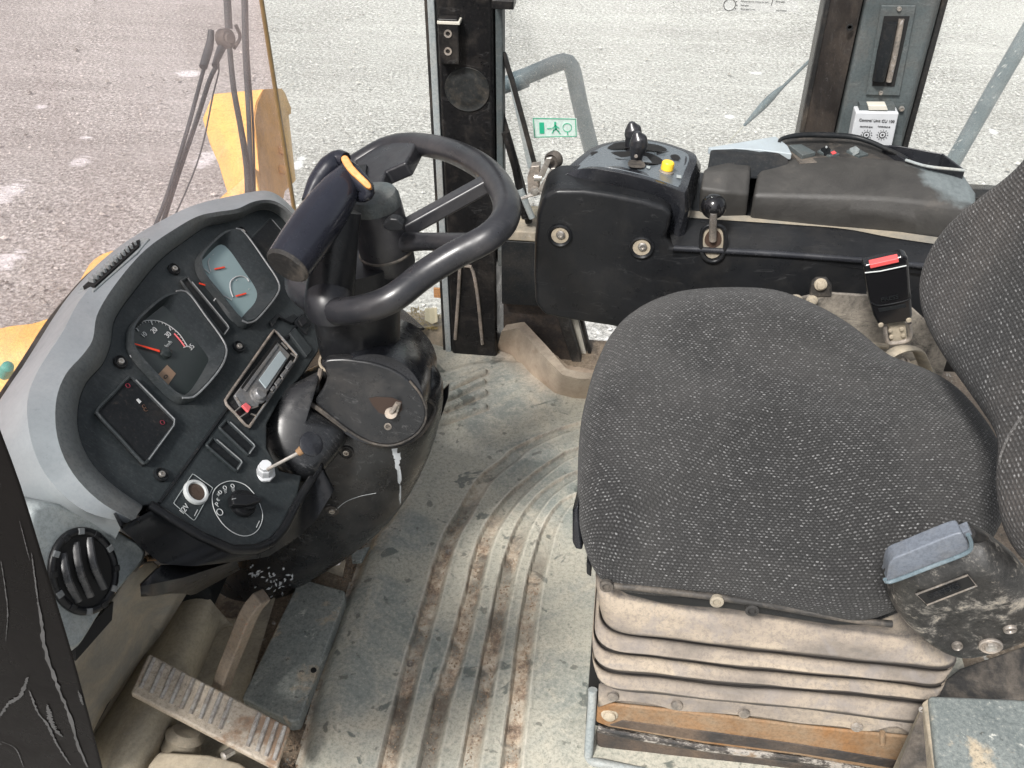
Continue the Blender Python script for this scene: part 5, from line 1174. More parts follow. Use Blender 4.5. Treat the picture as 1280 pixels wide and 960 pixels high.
# =================================================================== steering wheel
HN = (-RT*.44+UP*.705-FW*.56).normalized(); HC = W(500, 285, d=1.30); hpl = (HC, HN)
def Hh(px, py, off=0): return W(px, py, pl=hpl, off=off)
t = thing('steering_wheel', Hh(478, 260), 'black steering wheel with a fixed hand grip and an amber rocker', 'steering wheel')
rim = [(436, 214), (455, 200), (480, 186), (505, 180), (535, 182), (572, 192), (608, 213), (630, 243), (632, 272), (610, 297), (570, 318), (530, 343), (492, 372), (455, 386), (418, 388), (388, 374), (372, 352), (385, 300), (410, 250)]
mk('rim', *tubem([Hh(x, y) for x, y in rim], .0178, 18, True, 110, 1.0, 1.0), MT['rim_rubber'], t, weld=True)
def bar(name, a, b_, w0, w1, th, mat, par=t, bev=.004):
    s = (b_-a).normalized().cross(HN).normalized(); q_ = [a+s*w0, b_+s*w1, b_-s*w1, a-s*w0]; q_ = [p+HN*th for p in q_]
    return mk(name, *prism(q_, [p-HN*th*2 for p in q_]), mat, par, bevel=bev)
bar('spoke', Hh(486, 297), Hh(622, 222), .013, .012, .010, MT['rim_rubber'])
tube('spoke', [Hh(478, 303, -.008), Hh(530, 302, -.010), Hh(585, 304, -.006)], [.016, .0115, .013], MT['rim_rubber'], t, n=14, samples=16)
tube('spoke_weld', [Hh(481, 303, -.008), Hh(496, 304, -.008)], [.018, .013], MT['dusty'], t, n=14, samples=8)
q = [Hh(438, 195, .012), Hh(498, 167, .012), Hh(520, 178, .012), Hh(507, 203, .010), Hh(482, 214, .010), Hh(474, 240, .008), Hh(456, 236, .008), Hh(450, 212, .010)]
br_ = mk('upper_bracket', *prism(q, [p-HN*.024 for p in q]), MT['rim_rubber'], t, bevel=.004)
q = [Hh(442, 206, .0145), Hh(458, 205, .0145), Hh(456, 224, .0145), Hh(444, 222, .0145)]; mk('bracket_button', *prism(q, [p-HN*.006 for p in q]), MT['blank'], t, bevel=.001)
# hub: capped drum below the wheel plane
hc0, hc1 = W(466, 322, y=SYC), W(470, 248, y=SYC); hx_ = (hc1-hc0).normalized(); hx_ = (hx_*.7+HN*.6).normalized()
R_ = (W(502, 300, y=SYC)-W(437, 300, y=SYC)).length/2
H0 = W(467, 250, y=SYC)
lathe('hub', H0, hx_, [(R_*.88, -.105), (R_*.98, -.10), (R_*1.02, -.06), (R_*.98, -.012), (R_*.93, -.004), (R_*.80, .0)], MT['rim_rubber'], t, n=40)
lathe('hub_cap', H0, hx_, [(R_*.94, -.012), (R_*.97, -.009), (R_*.95, .003), (R_*.86, .010), (R_*.5, .0125), (0, .013)], MT['trim'], t, n=40)  # lighter grey paints in the highlight on the cap
tube('hub_seam', [H0-hx_*.078+(hx_.orthogonal().normalized()*math.cos(a)+hx_.cross(hx_.orthogonal().normalized())*math.sin(a))*R_*1.0 for a in [k*math.pi/16 for k in range(32)]], .0022, MT['dusty'], t, n=6, closed=True)
q = [W(x, y, y=SYC-.055) for x, y in ((478, 281), (487, 273), (497, 274), (505, 282), (503, 289), (488, 290), (479, 286))]
mk('column_lever', *prism(q, [p+V((0, .014, 0)) for p in q]), MT['black'], t, bevel=.003)
# the hand grip with its post
GD_ = HC*0+W(410, 372, pl=hpl)
up2 = (W(430, 260, d=1.20)-W(411, 370, d=1.235)).normalized()
post = tube('grip_post', [W(411, 376, d=1.235), W(415, 345, d=1.225), W(421, 300, d=1.21), W(428, 262, d=1.20)], [.0310, .0295, .0270, .024], MT['black'], t, n=28, samples=16, sx=1.0)
tube('post_ring', [W(412, 398, d=1.225), W(412, 392, d=1.222), W(411, 376, d=1.221), W(411, 371, d=1.224)], [.026, .0305, .0310, .030], MT['rim_rubber'], t, n=28)
tube('post_seam', [W(411.5, 370.5, d=1.234), W(411.8, 368, d=1.234)], .0300, MT['tan'], t, n=28)
ga_, gb_ = W(360, 331, d=1.13), W(436, 222, d=1.20)
grip = tube('hand_grip', [ga_, ga_.lerp(gb_, .12), ga_.lerp(gb_, .45), ga_.lerp(gb_, .8), gb_, gb_.lerp(ga_, -.06)], [.0275, .0290, .0295, .0280, .0245, .0170], MT['grip'], t, n=32, samples=30)
gd_ = (gb_-ga_).normalized()
lathe('grip_end', ga_, -gd_, [(.0274, -.004), (.0272, .002), (.0245, .0045), (.022, .0045), (0, .005)], MT['dusty'], t, n=36)
sd2 = gd_.cross(FW).normalized()
tube('grip_flange', [W(384, 252, d=1.21), W(400, 224, d=1.22), W(421, 200, d=1.225), W(432, 200, d=1.22)], [.008, .013, .015, .010], MT['grip'], t, n=16, samples=20)
tube('grip_flange', [W(432, 205, d=1.19), W(447, 222, d=1.185), W(459, 238, d=1.185), W(455, 245, d=1.19), W(448, 248, d=1.20)], [.008, .011, .011, .009, .005], MT['grip'], t, n=14, samples=20)
rk = [(426, 197), (433, 194), (441, 206), (451, 217), (462, 228), (464, 235), (458, 235), (448, 226), (438, 217), (430, 207)]
q = [W(x, y, d=1.168) for x, y in rk]; mk('amber_rocker', *prism(cr(q, 36, True), [p+FW*.010 for p in cr(q, 36, True)]), MT['orange'], t, bevel=.002)
lathe('grip_screw', W(438, 228, d=1.178), -FW, [(.004, -.002), (.0035, .001), (.002, .001), (0, -.0)], MT['blank'], t, n=12)
# =================================================================== right console
YC = 1.42
con = thing('side_console', W(760, 330, y=YC), 'black plastic side console along the right wall with lever housing', 'console')
face = [(668, 300), (671, 268), (679, 246), (695, 238), (730, 238), (765, 243), (805, 251), (832, 259), (840, 268), (837, 284), (832, 298), (838, 308), (856, 312), (900, 315), (1000, 321), (1100, 329), (1175, 337), (1260, 346), (1260, 470), (1000, 460), (880, 440), (765, 409), (700, 399), (680, 394), (669, 380), (667, 340)]
fp_ = [W(x, y, y=YC) for x, y in face]
fb = [V((p.x, YC+(.10 if p.x < .1 else .3), p.z)) for p in fp_]
cf = [p+V((0, -.0, 0)) for p in fp_]
mk('console_shell', *prism(cf, fb), MT['black'], con, bevel=.013, seg=4, ang=25)
# ledge: slopes up behind the edge, dusty
lz = W(950, 318, y=YC).z
led = [W(838, 300, y=YC+.03), W(880, 291, y=YC+.06), W(1000, 300, y=YC+.045), W(1080, 312, y=YC+.03), W(1180, 322, y=YC+.02), W(1250, 330, y=YC+.02)]
zl = lz+.006
L1 = cr([W(x, y, z=zl) for x, y in ((842, 309), (900, 312), (1000, 318), (1100, 326), (1175, 333), (1260, 343))], 40)
L2 = cr([W(x, y, z=zl+.012) for x, y in ((835, 285), (880, 285), (1000, 291), (1060, 298), (1120, 310), (1260, 330))], 40)
L3 = cr([W(x, y, z=zl+.018) for x, y in ((842, 262), (900, 268), (1000, 276), (1060, 280), (1130, 292), (1260, 310))], 40)
mk('console_ledge', *skin([[p+V((0, .004, -.02)) for p in L1], L1, L2, L3, [p+V((0, .12, .0)) for p in L3]]), MT['black'], con)
L2a = [a.lerp(b_, .55)+V((0, 0, .002)) for a, b_ in zip(L2, L3)]; L2b = [a.lerp(b_, 1.0)+V((0, 0, .002)) for a, b_ in zip(L2, L3)]
tube('ledge_edge', [p+V((0, .002, -.003)) for p in L1], .0055, MT['black_sheen'], con, n=10)
mk('dust_strip', *skin([L2a, L2b]), MT['greydust'], con)
# mounting cups with screws
for x, y in ((700, 294), (802, 309)):
    p = W(x, y, y=YC); n_ = V((0, -1, 0))
    cp_ = lathe('mounting_cup', p, n_, [(.0205, -.001), (.0205, .0035), (.0185, .0045), (.0165, .003), (.0135, .0008), (0, .0008)], MT['black'], con, n=32)
    lathe('cup_dust', p, n_, [(.0155, .0016), (.009, .0015), (0, .0016)], MT['tan'], cp_, n=24)
    lathe('screw', p+V((.001, 0, .003)), n_, [(.0075, .001), (.0075, .0045), (.005, .006), (.0035, .006), (.003, .0045), (0, .0045)], MT['steel'], cp_, n=16)
# ridge above (overhanging lid of the face)
rid = [W(x, y, y=YC-.014) for x, y in ((676, 256), (690, 243), (730, 241), (790, 250), (836, 262), (838, 268), (790, 258), (730, 250), (694, 252), (682, 262))]
# lever housing on top of the console
def HZ(px, py, z): return W(px, py, z=z)
zt_ = .70
low = [(680, 252, 1.475), (692, 242, 1.475), (734, 240, 1.47), (790, 250, 1.465), (838, 268, 1.455), (845, 288, 1.44), (858, 283, 1.45), (866, 250, 1.52), (874, 222, 1.60), (868, 215, 1.64), (800, 200, 1.65), (740, 205, 1.62), (703, 222, 1.52)]
upn = [(700, 222, 1.48), (716, 213, 1.48), (745, 211, 1.455), (800, 222, 1.445), (846, 237, 1.44), (853, 241, 1.44), (858, 238, 1.445), (864, 220, 1.51), (871, 199, 1.57), (860, 188, 1.61), (808, 174, 1.65), (752, 180, 1.63), (722, 198, 1.56)]
lowp_ = [W(x, y, y=z_) for x, y, z_ in low]; upp = [W(x, y, y=z_) for x, y, z_ in upn]
cen = sum(upp, V((0, 0, 0)))/len(upp)
in1 = [p+(cen-p)*.12+V((0, 0, .003)) for p in upp]; in2 = [p+(cen-p)*.6+V((0, 0, .004)) for p in upp]
bot = [p-V((0, 0, .05)) for p in lowp_]
R1 = [cr(r_, 64, True) for r_ in (bot, lowp_, [a.lerp(b_, .55)+(a-cen)*.05 for a, b_ in zip(lowp_, upp)], upp, in1, in2)]
# resample keeps corresponding order because every loop starts at the same corner
lh = mk('lever_housing', *skin(R1, True, False, True), MT['black_sheen'], con, bevel=.003, ang=20)
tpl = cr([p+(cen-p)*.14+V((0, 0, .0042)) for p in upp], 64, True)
mk('housing_top', *prism(tpl, [p-V((0, 0, .004)) for p in tpl]), MT['topsheen'], con, bevel=.001)  # overlay plate whose lighter grey paints sky sheen on the housing
def LH(px, py, off=.001):
    p, n_ = surf(lh, px, py, off+.003); return p, n_
def slot(name, pts, mat, off=.0012):
    r_ = cr([LH(x, y, off)[0] for x, y in pts], 30, True); return mk(name, r_, [tuple(range(30))], mat, con, smooth=False)
slot('lever_slot', [(759, 188), (768, 182), (782, 180), (800, 181), (822, 184), (833, 189), (830, 192), (815, 191), (790, 188), (770, 189)], MT['hole'])
slot('lever_slot', [(750, 201), (760, 194), (785, 192), (810, 194), (827, 202), (825, 208), (805, 207), (780, 202), (760, 203)], MT['hole'])
slot('finger_hole', [(838, 197), (845, 196), (850, 200), (846, 203), (839, 201)], MT['hole']); slot('finger_hole', [(738, 194), (746, 192), (749, 195), (742, 198)], MT['hole'])
p, n_ = LH(796, 209, .001); 
slot('lever_plate', [(787, 204), (803, 205), (805, 213), (786, 212)], MT['dusty'], .002)
# yellow push knob
p, n_ = LH(832, 219, 0)
kb = lathe('knob_base', p, n_, [(.0125, 0), (.0125, .004), (.010, .006), (0, .006)], MT['worn'], con)
o = lathe('yellow_knob', p+n_*.006, n_, [(.0095, 0), (.0105, .002), (.0105, .013), (.0085, .0155), (0, .016)], MT['yellowk'], kb, n=14, bevel=.001)
q = [LH(x, y, .001)[0] for x, y in ((845, 221), (851, 222), (851, 226), (845, 225))]; mk('lever_symbol', q, [(0, 1, 2, 3)], MT['printg'], con, smooth=False)
q = [LH(x, y, .001)[0] for x, y in ((808, 210), (813, 211), (812, 214), (808, 213))]; mk('lever_symbol', q, [(0, 1, 2, 3)], MT['printg'], con, smooth=False)
# two control levers
def lever(px, py, base, yy, lab, s=1):
    tt = thing('control_lever', W(base[0], base[1], y=yy), lab, 'lever', 'pair of black control levers on the side console')
    tube('shaft', [W(base[0], base[1]+3, y=yy), W(px, py+12, y=yy)], .0045, MT['dusty'], tt, n=10)
    pts = [(base[0]-1, base[1]-2), (px-1, py+22), (px+1, py+12), (px+1.5, py+4), (px, py-3), (px-.5, py-7)]
    tube('knob', [W(x, y, y=yy) for x, y in pts], [.0090*s, .0105*s, .0125*s, .0155*s, .014*s, .005*s], MT['rim_rubber'], tt, n=20, samples=30)
    return tt
lever(790, 160, (793, 192), 1.60, 'farther control lever, partly hidden, with a black rounded knob', 1.0)
t_ = lever(797, 172, (796, 206), 1.53, 'nearer control lever with a black pear shaped knob, left of the yellow button', 1.0)
lathe('knob_screw', W(795, 195, y=1.515), (0, -1, .2), [(.003, 0), (.003, .002), (0, .002)], MT['worn'], t_, n=10)
# ball ended lever in its slot
bl = thing('ball_lever', W(892, 295, y=YC-.005), 'short lever with a shiny black ball knob in the front of the console', 'lever')
pc_ = W(892, 258, y=YC+.005); mt_, nt_, b_s = newmat('glossy_black_ball'); b_s.inputs['Base Color'].default_value = (.008, .008, .009, 1); b_s.inputs['Roughness'].default_value = .12
R_b = .0205
lathe('ball_knob', pc_, (0, 0, 1), [(R_b*math.sin(math.pi*k/18), -R_b*math.cos(math.pi*k/18)) for k in range(19)], mt_, bl, n=32)
tube('shaft', [W(892, 266, y=YC-.012), W(891, 284, y=YC-.010), W(891, 300, y=YC-.004)], .0062, MT['worn'], bl, n=12)
rp = [W(x, y, y=YC-.003) for x, y in ((877, 292), (881, 284), (892, 281), (903, 284), (907, 294), (906, 312), (900, 324), (889, 327), (880, 322), (876, 310))]
tube('slot_rim', rp, .0032, MT['black'], bl, n=10, closed=True, samples=40)
q = cr([W(x, y, y=YC-.0015) for x, y in ((879, 294), (883, 287), (892, 284), (901, 287), (904, 295), (903, 311), (898, 320), (889, 323), (882, 318), (879, 308))], 30, True)
mk('slot_floor', q, [tuple(range(30))], MT['tan'], bl, smooth=False)
q = cr([W(x, y, y=YC-.0022) for x, y in ((881, 297), (886, 289), (892, 287), (899, 290), (902, 298), (900, 306), (890, 310), (882, 305))], 24, True)
mk('slot_hole', q, [tuple(range(24))], flat('rusty_slot', (.05, .028, .018), .8), bl, smooth=False)
# =================================================================== armrest and rear switch tray
ar = thing('armrest', W(1060, 240, y=1.5), 'long grimy padded armrest on the console with a cleaner pale rear end', 'armrest')
zb_, zt2 = .575, .665
def loopz(pts): return cr([W(x, y, y=yy) for x, y, yy in pts], 48)
bot_ = loopz([(936, 279, 1.50), (975, 281, 1.495), (1020, 284, 1.49), (1066, 284, 1.485), (1110, 291, 1.48), (1162, 305, 1.475), (1215, 322, 1.47)])
mid_ = loopz([(938, 262, 1.495), (975, 263, 1.49), (1020, 264, 1.485), (1066, 265, 1.48), (1110, 269, 1.475), (1162, 280, 1.47), (1218, 290, 1.468)])
rid_ = loopz([(942, 243, 1.50), (980, 244, 1.495), (1020, 245, 1.492), (1066, 246, 1.488), (1110, 248, 1.485), (1165, 254, 1.48), (1220, 262, 1.48)])
tp1 = loopz([(946, 222, 1.54), (985, 219, 1.54), (1030, 217, 1.54), (1070, 217, 1.54), (1120, 219, 1.535), (1170, 226, 1.53), (1216, 240, 1.53)])
tp2 = loopz([(953, 202, 1.59), (995, 197, 1.60), (1040, 196, 1.60), (1080, 197, 1.60), (1120, 200, 1.59), (1165, 207, 1.58), (1206, 218, 1.57)])
bk_ = [p+V((0, .03, -.02)) for p in tp2]; bk2 = [p+V((0, .03, -.09)) for p in tp2]
RR = [bot_, mid_, rid_, tp1, tp2, bk_, bk2]
vs, fs = skin(RR)
# ends closed by caps
n48 = 48
fs.append(tuple(i*n48 for i in range(len(RR)))); fs.append(tuple(i*n48+47 for i in range(len(RR))))
cl_ = []
for i, r_ in enumerate(RR):
    for j in range(48):
        f = j/47; rw = (0, .0, .45, .85, 1, 1, 1)[i]; cl_.append((min(1, max(0, (f-.50)*2.3))*rw+max(0, .62-f*2.2)*(1 if i in (4, 5) else 0), 0, 0))
mk('long_pad', vs, fs, MT['arm'], ar, cols=cl_, bevel=.012, seg=4, ang=28)
sp_ = [[W(x, y, y=yy) for x, y, yy in r_] for r_ in ([(876, 255, 1.50), (905, 264, 1.495), (935, 263, 1.50)], [(875, 235, 1.50), (905, 240, 1.49), (936, 242, 1.50)], [(878, 213, 1.54), (905, 212, 1.53), (938, 213, 1.54)], [(893, 201, 1.59), (915, 197, 1.59), (940, 200, 1.59)])]
sp_.insert(0, [p+V((0, .01, -.03)) for p in sp_[0]]); sp_.append([p+V((0, .02, -.06)) for p in sp_[-1]])
vs, fs = skin([lin(r_, 12) for r_ in sp_]); fs.append(tuple(i*12 for i in range(len(sp_)))); fs.append(tuple(i*12+11 for i in range(len(sp_))))
mk('short_pad', vs, fs, MT['arm'], ar, cols=[(0, 0, 0)]*len(vs), bevel=.012, seg=4, ang=25)
# tray behind the armrest
tr_ = thing('switch_tray', W(1040, 185, z=.66), 'grey and black switch tray behind the armrest with an open pocket', 'tray')
zt3 = .640
def TZ(px, py, dz=0): return W(px, py, z=zt3+dz)
q = [TZ(885, 184), TZ(970, 170), TZ(985, 182), TZ(990, 192), TZ(950, 187), TZ(920, 185), TZ(889, 186)]
mk('front_top', *prism(q, [p-V((0, 0, .012)) for p in q]), MT['pale'], tr_, bevel=.002)
q = [TZ(889, 187, -.002), TZ(930, 190, -.002), TZ(950, 193, -.002), TZ(987, 190, -.002), TZ(987, 200, -.002)-V((0, 0, .03)), TZ(950, 203)-V((0, 0, .03)), TZ(886, 201)-V((0, 0, .03))]
mk('front_edge', *prism(q, [p+V((0, .012, 0)) for p in q]), MT['blank'], tr_, bevel=.002)
q = [TZ(972, 175, -.012), TZ(1000, 168, -.012), TZ(1040, 168, -.012), TZ(1090, 176, -.012), TZ(1140, 200, -.012), TZ(1070, 203, -.012), TZ(1000, 203, -.012), TZ(985, 186, -.012)]
mk('switch_floor', *prism(q, [p-V((0, 0, .01)) for p in q]), MT['dusty'], tr_, bevel=.001)
tube('raised_rim', [TZ(974, 178, .0), TZ(978, 173, .003), TZ(1000, 169, .006), TZ(1040, 169, .006), TZ(1075, 173, .004), TZ(1110, 187, .0), TZ(1135, 199, -.002)], [.003, .0045, .005, .005, .0045, .004, .003], MT['blank'], tr_, n=10, samples=40)
# switches
def quad(name, px, dz, th, mat, par=tr_, bev=.001):
    q_ = [TZ(x, y, dz) for x, y in px]; return mk(name, *prism(q_, [p-V((0, 0, th)) for p in q_]), mat, par, bevel=bev)
quad('switch_blank', [(986, 181), (1002, 180), (1020, 190), (1003, 194)], -.004, .008, MT['trim'])
for c, m_ in ((1026, 'blank'), (1062, 'grey')):
    quad('switch_base', [(c-4, 188), (c+6, 183), (c+24, 192), (c+12, 195)], -.008, .006, MT['trim'])
    q_ = [TZ(c, 185, -.004), TZ(c+8, 182, .006), TZ(c+13, 186, .004), TZ(c+6, 190, -.004)]; mk('rocker', *prism(q_, [p-V((0, 0, .008)) for p in q_]), MT[m_], tr_, bevel=.001)
quad('red_symbol', [(1038, 190), (1043, 188), (1046, 191), (1041, 193)], -.006, .001, MT['red'])
text('lettering', '0', TZ(1033, 184, .0065), V((1, 0, 0)), V((0, 1, .3)), .007, MT['print'], tr_)
# pocket
rimp = [TZ(1104, 181, .0), TZ(1120, 181, .0), TZ(1180, 192, .0), TZ(1207, 212, .0), TZ(1160, 207, .0), TZ(1130, 199, .0)]
cs3 = [rimp[i] for i in range(6)]; cn3 = sum(cs3, V((0, 0, 0)))/6
inn = [p+(cn3-p)*.10 for p in cs3]; dn3 = [p-V((0, 0, .04)) for p in inn]; ou = [p-V((0, 0, .05)) for p in cs3]
vs, fs = skin([ou, cs3, inn, dn3], True, False, True); mk('pocket', vs, fs, MT['black_sheen'], tr_, bevel=.0015)
tube('pocket_edge', [TZ(1132, 200, .002), TZ(1160, 208, .002), TZ(1206, 213, .002)], .0025, MT['grey'], tr_, n=8, samples=20)
q = [TZ(1100, 180, -.003), TZ(1140, 200, -.003), TZ(1205, 216, -.003), TZ(1216, 216, -.003), TZ(1209, 208, -.003), TZ(1184, 191, -.003), TZ(1120, 179, -.003)]
body = [V((p.x, p.y, zt3-.055)) for p in q]
b0 = [TZ(888, 190, -.02), TZ(970, 176, -.02), TZ(1090, 176, -.02), TZ(1186, 196, -.02), TZ(1205, 212, -.02), TZ(1130, 205, -.02), TZ(900, 200, -.02)]
mk('tray_body', *prism([V((p.x, p.y, zt3-.024)) for p in b0], [V((p.x, p.y, .50)) for p in b0]), MT['black'], tr_, bevel=.003)
# =================================================================== seat
def sz(px, py, z): return W(px, py, z=z)
out_px = [(721, 617, .475), (722, 560, .49), (728, 510, .50), (745, 455, .505), (770, 420, .51), (810, 394, .515), (851, 380, .515), (906, 375, .515), (966, 379, .515), (1021, 400, .51), (1067, 428, .505), (1113, 462, .50), (1165, 482, .50), (1205, 505, .50), (1243, 550, .50), (1262, 600, .50), (1250, 660, .49), (1190, 715, .47), (1124, 752, .445), (1085, 762, .435), (1040, 756, .43), (960, 744, .43), (883, 733, .43), (800, 727, .43), (757, 716, .435), (736, 690, .45), (725, 655, .462)]
seat = thing('driver_seat', W(980, 600, z=.1), 'black and grey flecked fabric driver seat on a dusty bellows suspension', 'seat')
ringw = cr([sz(*q) for q in out_px], 120, True)
cenw = sum(ringw, V((0, 0, 0)))/120; cenw.z = .48
ringw = [p+(cenw-p)*.0 for p in ringw]
def seatfn(p):
    # hollow of the seat and raised thigh rolls
    q = p.copy(); u = (p.x-cenw.x)/.26; v = (p.y-cenw.y)/.25
    if p.z > .50:
        q.z -= .012*math.exp(-((u-.25)**2*2.0+v*v*2.5)); q.z += .010*math.exp(-((abs(v)-.68)/.22)**2)*max(0, 1-abs(u)*.6); q.z += .006*math.exp(-((u+.75)/.25)**2)
        q.z += .0025*noise.noise(V((p.x*9, p.y*9, 0)))
    return q
prof = [(.030, -.045), (.008, -.036), (.0, -.015), (.002, .008), (.010, .026), (.026, .042), (.050, .054), (.085, .061)]
cush = pillow('cushion', ringw, cenw, (0, 0, 1), prof, MT['fabric'], seat, dome=.006, inner=9, fn=seatfn, sub=1)
# cushion shell underneath + its front tab
base_r = cr([p+(cenw-p)*.05-V((0, 0, 0)) for p in ringw[::6]], 40, True)
mk('cushion_pan', *prism([V((p.x, p.y, p.z-.035)) for p in base_r], [V((p.x, p.y, p.z-.055)) for p in base_r]), MT['black'], seat, bevel=.004)
q = [W(717, 640, x=ringw[0].x-.004), W(720, 634, x=ringw[0].x-.004), W(722, 690, x=ringw[0].x-.004), W(716, 683, x=ringw[0].x-.004)]
q = [W(715, 640, y=.86), W(722, 632, y=.86), W(728, 690, y=.84), W(719, 687, y=.84), W(715, 678, y=.85)]
mk('front_tab', *prism(q, [p+V((.006, .06, 0)) for p in q]), MT['black_sheen'], seat, bevel=.004)
q = [W(733, 704, y=.82), W(739, 706, y=.82), W(739, 722, y=.82), W(733, 718, y=.82)]; mk('front_hook', *prism(q, [p+V((0, .02, 0)) for p in q]), MT['black'], seat, bevel=.002)
# backrest
bpn = V((-.955, -.05, .29)).normalized(); bp0 = V((.425, 1.0, .62)); bpl = (bp0, bpn)
bo = [(1272, 195), (1222, 240), (1180, 278), (1156, 312), (1143, 345), (1141, 375), (1147, 405), (1163, 440), (1187, 478), (1212, 516), (1232, 550), (1240, 585), (1238, 635)]
bw = [W(x, y, pl=bpl) for x, y in bo]
top = bw[0]
bw = [top+V((.10, -.25, .28)), top+V((.07, -.08, .24)), top+V((.035, -.005, .11))]+bw+[W(1252, 692, pl=bpl), W(1285, 712, pl=bpl), W(1340, 690, pl=bpl)]
lst = bw[-1]
bw += [lst+V((.03, -.03, .12)), lst+V((.07, -.05, .28)), lst+V((.12, -.02, .42))]
rb = cr(bw, 110, True); cb = sum(rb, V((0, 0, 0)))/110
back = pillow('backrest', rb, cb, bpn, [(.03, -.09), (.006, -.075), (.0, -.05), (.0, -.03), (.006, -.012), (.018, .002), (.036, .012)], MT['fabric2'], seat, dome=-.012, inner=9, sub=1)
pb_ = [surf(back, x, y, .001)[0] for x, y in ((1279, 520), (1262, 545), (1250, 580), (1244, 620), (1247, 655))]
tube('backrest_seam', pb_, .0014, MT['fabric2'], seat, n=8, samples=20)
# bellows: folds between the pan and the frame
def bring(xl, yl, xr, yr, yn, yf, n=96, r=.03):
    a = W(xl, yl, y=yn); c = W(xr, yr, y=yn)
    x0_, x1_ = a.x, c.x; pts = []
    cor = [(x0_, yf, 2), (x0_, yn, 3), (x1_, yn, 4), (x1_, yf, 1)]
    res = []
    for (x, y, k) in cor:
        cxx = x+(r if x == x0_ else -r); cyy = y+(r if y == yn else -r); a0_ = {2: 90, 3: 180, 4: 270, 1: 0}[k]
        for s in range(7):
            an_ = math.radians(a0_+90*s/6); xx = cxx+r*math.cos(an_); f = (xx-x0_)/(x1_-x0_); res.append(V((xx, cyy+r*math.sin(an_), a.z+(c.z-a.z)*f)))
    res.append(res[0].copy()); m_ = lin(res, n+1)[:-1]; return m_
YB = .80
folds = [(748, 712, 1115, 755, YB+.004, .9), (744, 728, 1130, 780, YB+.002, .3)]
lips = [(742, 735, 1160, 800), (749, 787, 1204, 839), (741, 811, 1192, 860), (739, 835, 1184, 879), (742, 857, 1174, 906)]
for (xa, ya_, xb, yb_), (xc, yc_, xd, yd_) in zip(lips[:-1], lips[1:]):
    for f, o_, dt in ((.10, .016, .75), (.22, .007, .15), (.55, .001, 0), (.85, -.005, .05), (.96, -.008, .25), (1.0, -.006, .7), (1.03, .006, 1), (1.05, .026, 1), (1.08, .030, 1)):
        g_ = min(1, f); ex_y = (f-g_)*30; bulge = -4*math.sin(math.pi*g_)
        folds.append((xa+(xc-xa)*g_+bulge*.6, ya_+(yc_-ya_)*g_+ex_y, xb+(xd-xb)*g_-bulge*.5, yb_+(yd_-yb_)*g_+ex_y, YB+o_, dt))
folds += [(748, 866, 1165, 918, YB+.022, .2), (750, 889, 1160, 940, YB+.022, 0)]
rings = []; dc = []
for xl_, yl_, xr_, yr_, yn_, dt in folds:
    r_ = bring(xl_, yl_, xr_, yr_, yn_, 1.22+(YB-yn_))
    for p in r_:
        k = noise.noise(V((p.x*7, p.y*7, p.z*9)))*.003+noise.noise(V((p.x*26, p.y*26, p.z*14)))*.0016; p.y += k; p.z += k*.8+.0035*noise.noise(V((p.x*9, 3, p.z*6)))
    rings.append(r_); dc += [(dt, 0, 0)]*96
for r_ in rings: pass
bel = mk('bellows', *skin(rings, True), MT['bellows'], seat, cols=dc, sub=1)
# rail along the top of the bellows (cushion frame)
tb_ = [W(x, y, y=YB-.012) for x, y in ((752, 731), (800, 735), (850, 741), (900, 747), (960, 756), (1020, 767), (1070, 775), (1115, 780))]
tube('frame_rail', tb_, .0045, MT['dusty'], seat, n=10, samples=30)
for x, y in ((758, 733), (896, 752), (940, 763)):
    lathe('frame_eyelet', W(x, y, y=YB-.018), (0, -1, .2), [(.0085, -.004), (.0085, .001), (.005, .002), (.0045, -.001), (0, -.001)], MT['tan'] if x == 896 else MT['dusty'], seat, n=16)
# scalloped flange and base frame
fx = [(747, 868), (800, 878), (850, 882), (866, 890), (910, 893), (926, 888), (980, 900), (1040, 905), (1080, 903), (1140, 915)]
q0 = [(748, 864), (840, 872), (926, 880), (1010, 890), (1080, 897), (1145, 906)]
q1 = [(748, 884), (775, 876), (815, 880), (845, 888), (875, 890), (915, 893), (950, 896), (1000, 904), (1050, 908), (1085, 914), (1120, 908), (1145, 922)]
F0 = cr([W(x, y, y=YB+.012) for x, y in q0], 50); F1 = cr([W(x, y, y=YB+.006) for x, y in q1], 50)
mk('bellows_flange', *skin([[p+V((0, .01, .004)) for p in F0], F0, F1, [p+V((0, .004, -.001)) for p in F1]]), MT['bellows'], seat, cols=[(0, 0, 0)]*200, solid=.003)
for x, y in ((766, 870), (846, 881), (930, 891), (1071, 908)): lathe('stud', W(x, y, y=YB+.007), (0, -1, .15), [(.0085, 0), (.0078, .003), (.005, .0038), (0, .003)], MT['worn'], seat, n=16)
def YBp(px, py, o=0): return W(px, py, y=YB+.016-o)
rl = [YBp(749, 880), YBp(1165, 930), YBp(1165, 1000), YBp(746, 916)]
rail_ = [(747, 879), (900, 895), (1000, 908), (1165, 925), (1165, 975), (1000, 945), (880, 930), (760, 909), (745, 903)]
q = [YBp(x, y, .004) for x, y in rail_]; mk('rusty_rail', *prism(q, [p+V((0, .006, 0)) for p in q]), MT['rust'], seat, bevel=.003)
tube('rail_edge', [YBp(747, 910, .004), YBp(760, 914, .006), YBp(880, 934, .006), YBp(1000, 949, .006), YBp(1165, 977, .006)], .0062, MT['chipped'], seat, n=8, samples=30)
q = [YBp(x, y, .002) for x, y in ((745, 915), (880, 936), (1040, 962), (1040, 990), (880, 962), (760, 945), (745, 932))]; mk('lower_rail', *prism(q, [p+V((0, .01, 0)) for p in q]), MT['brown'], seat, bevel=.005)
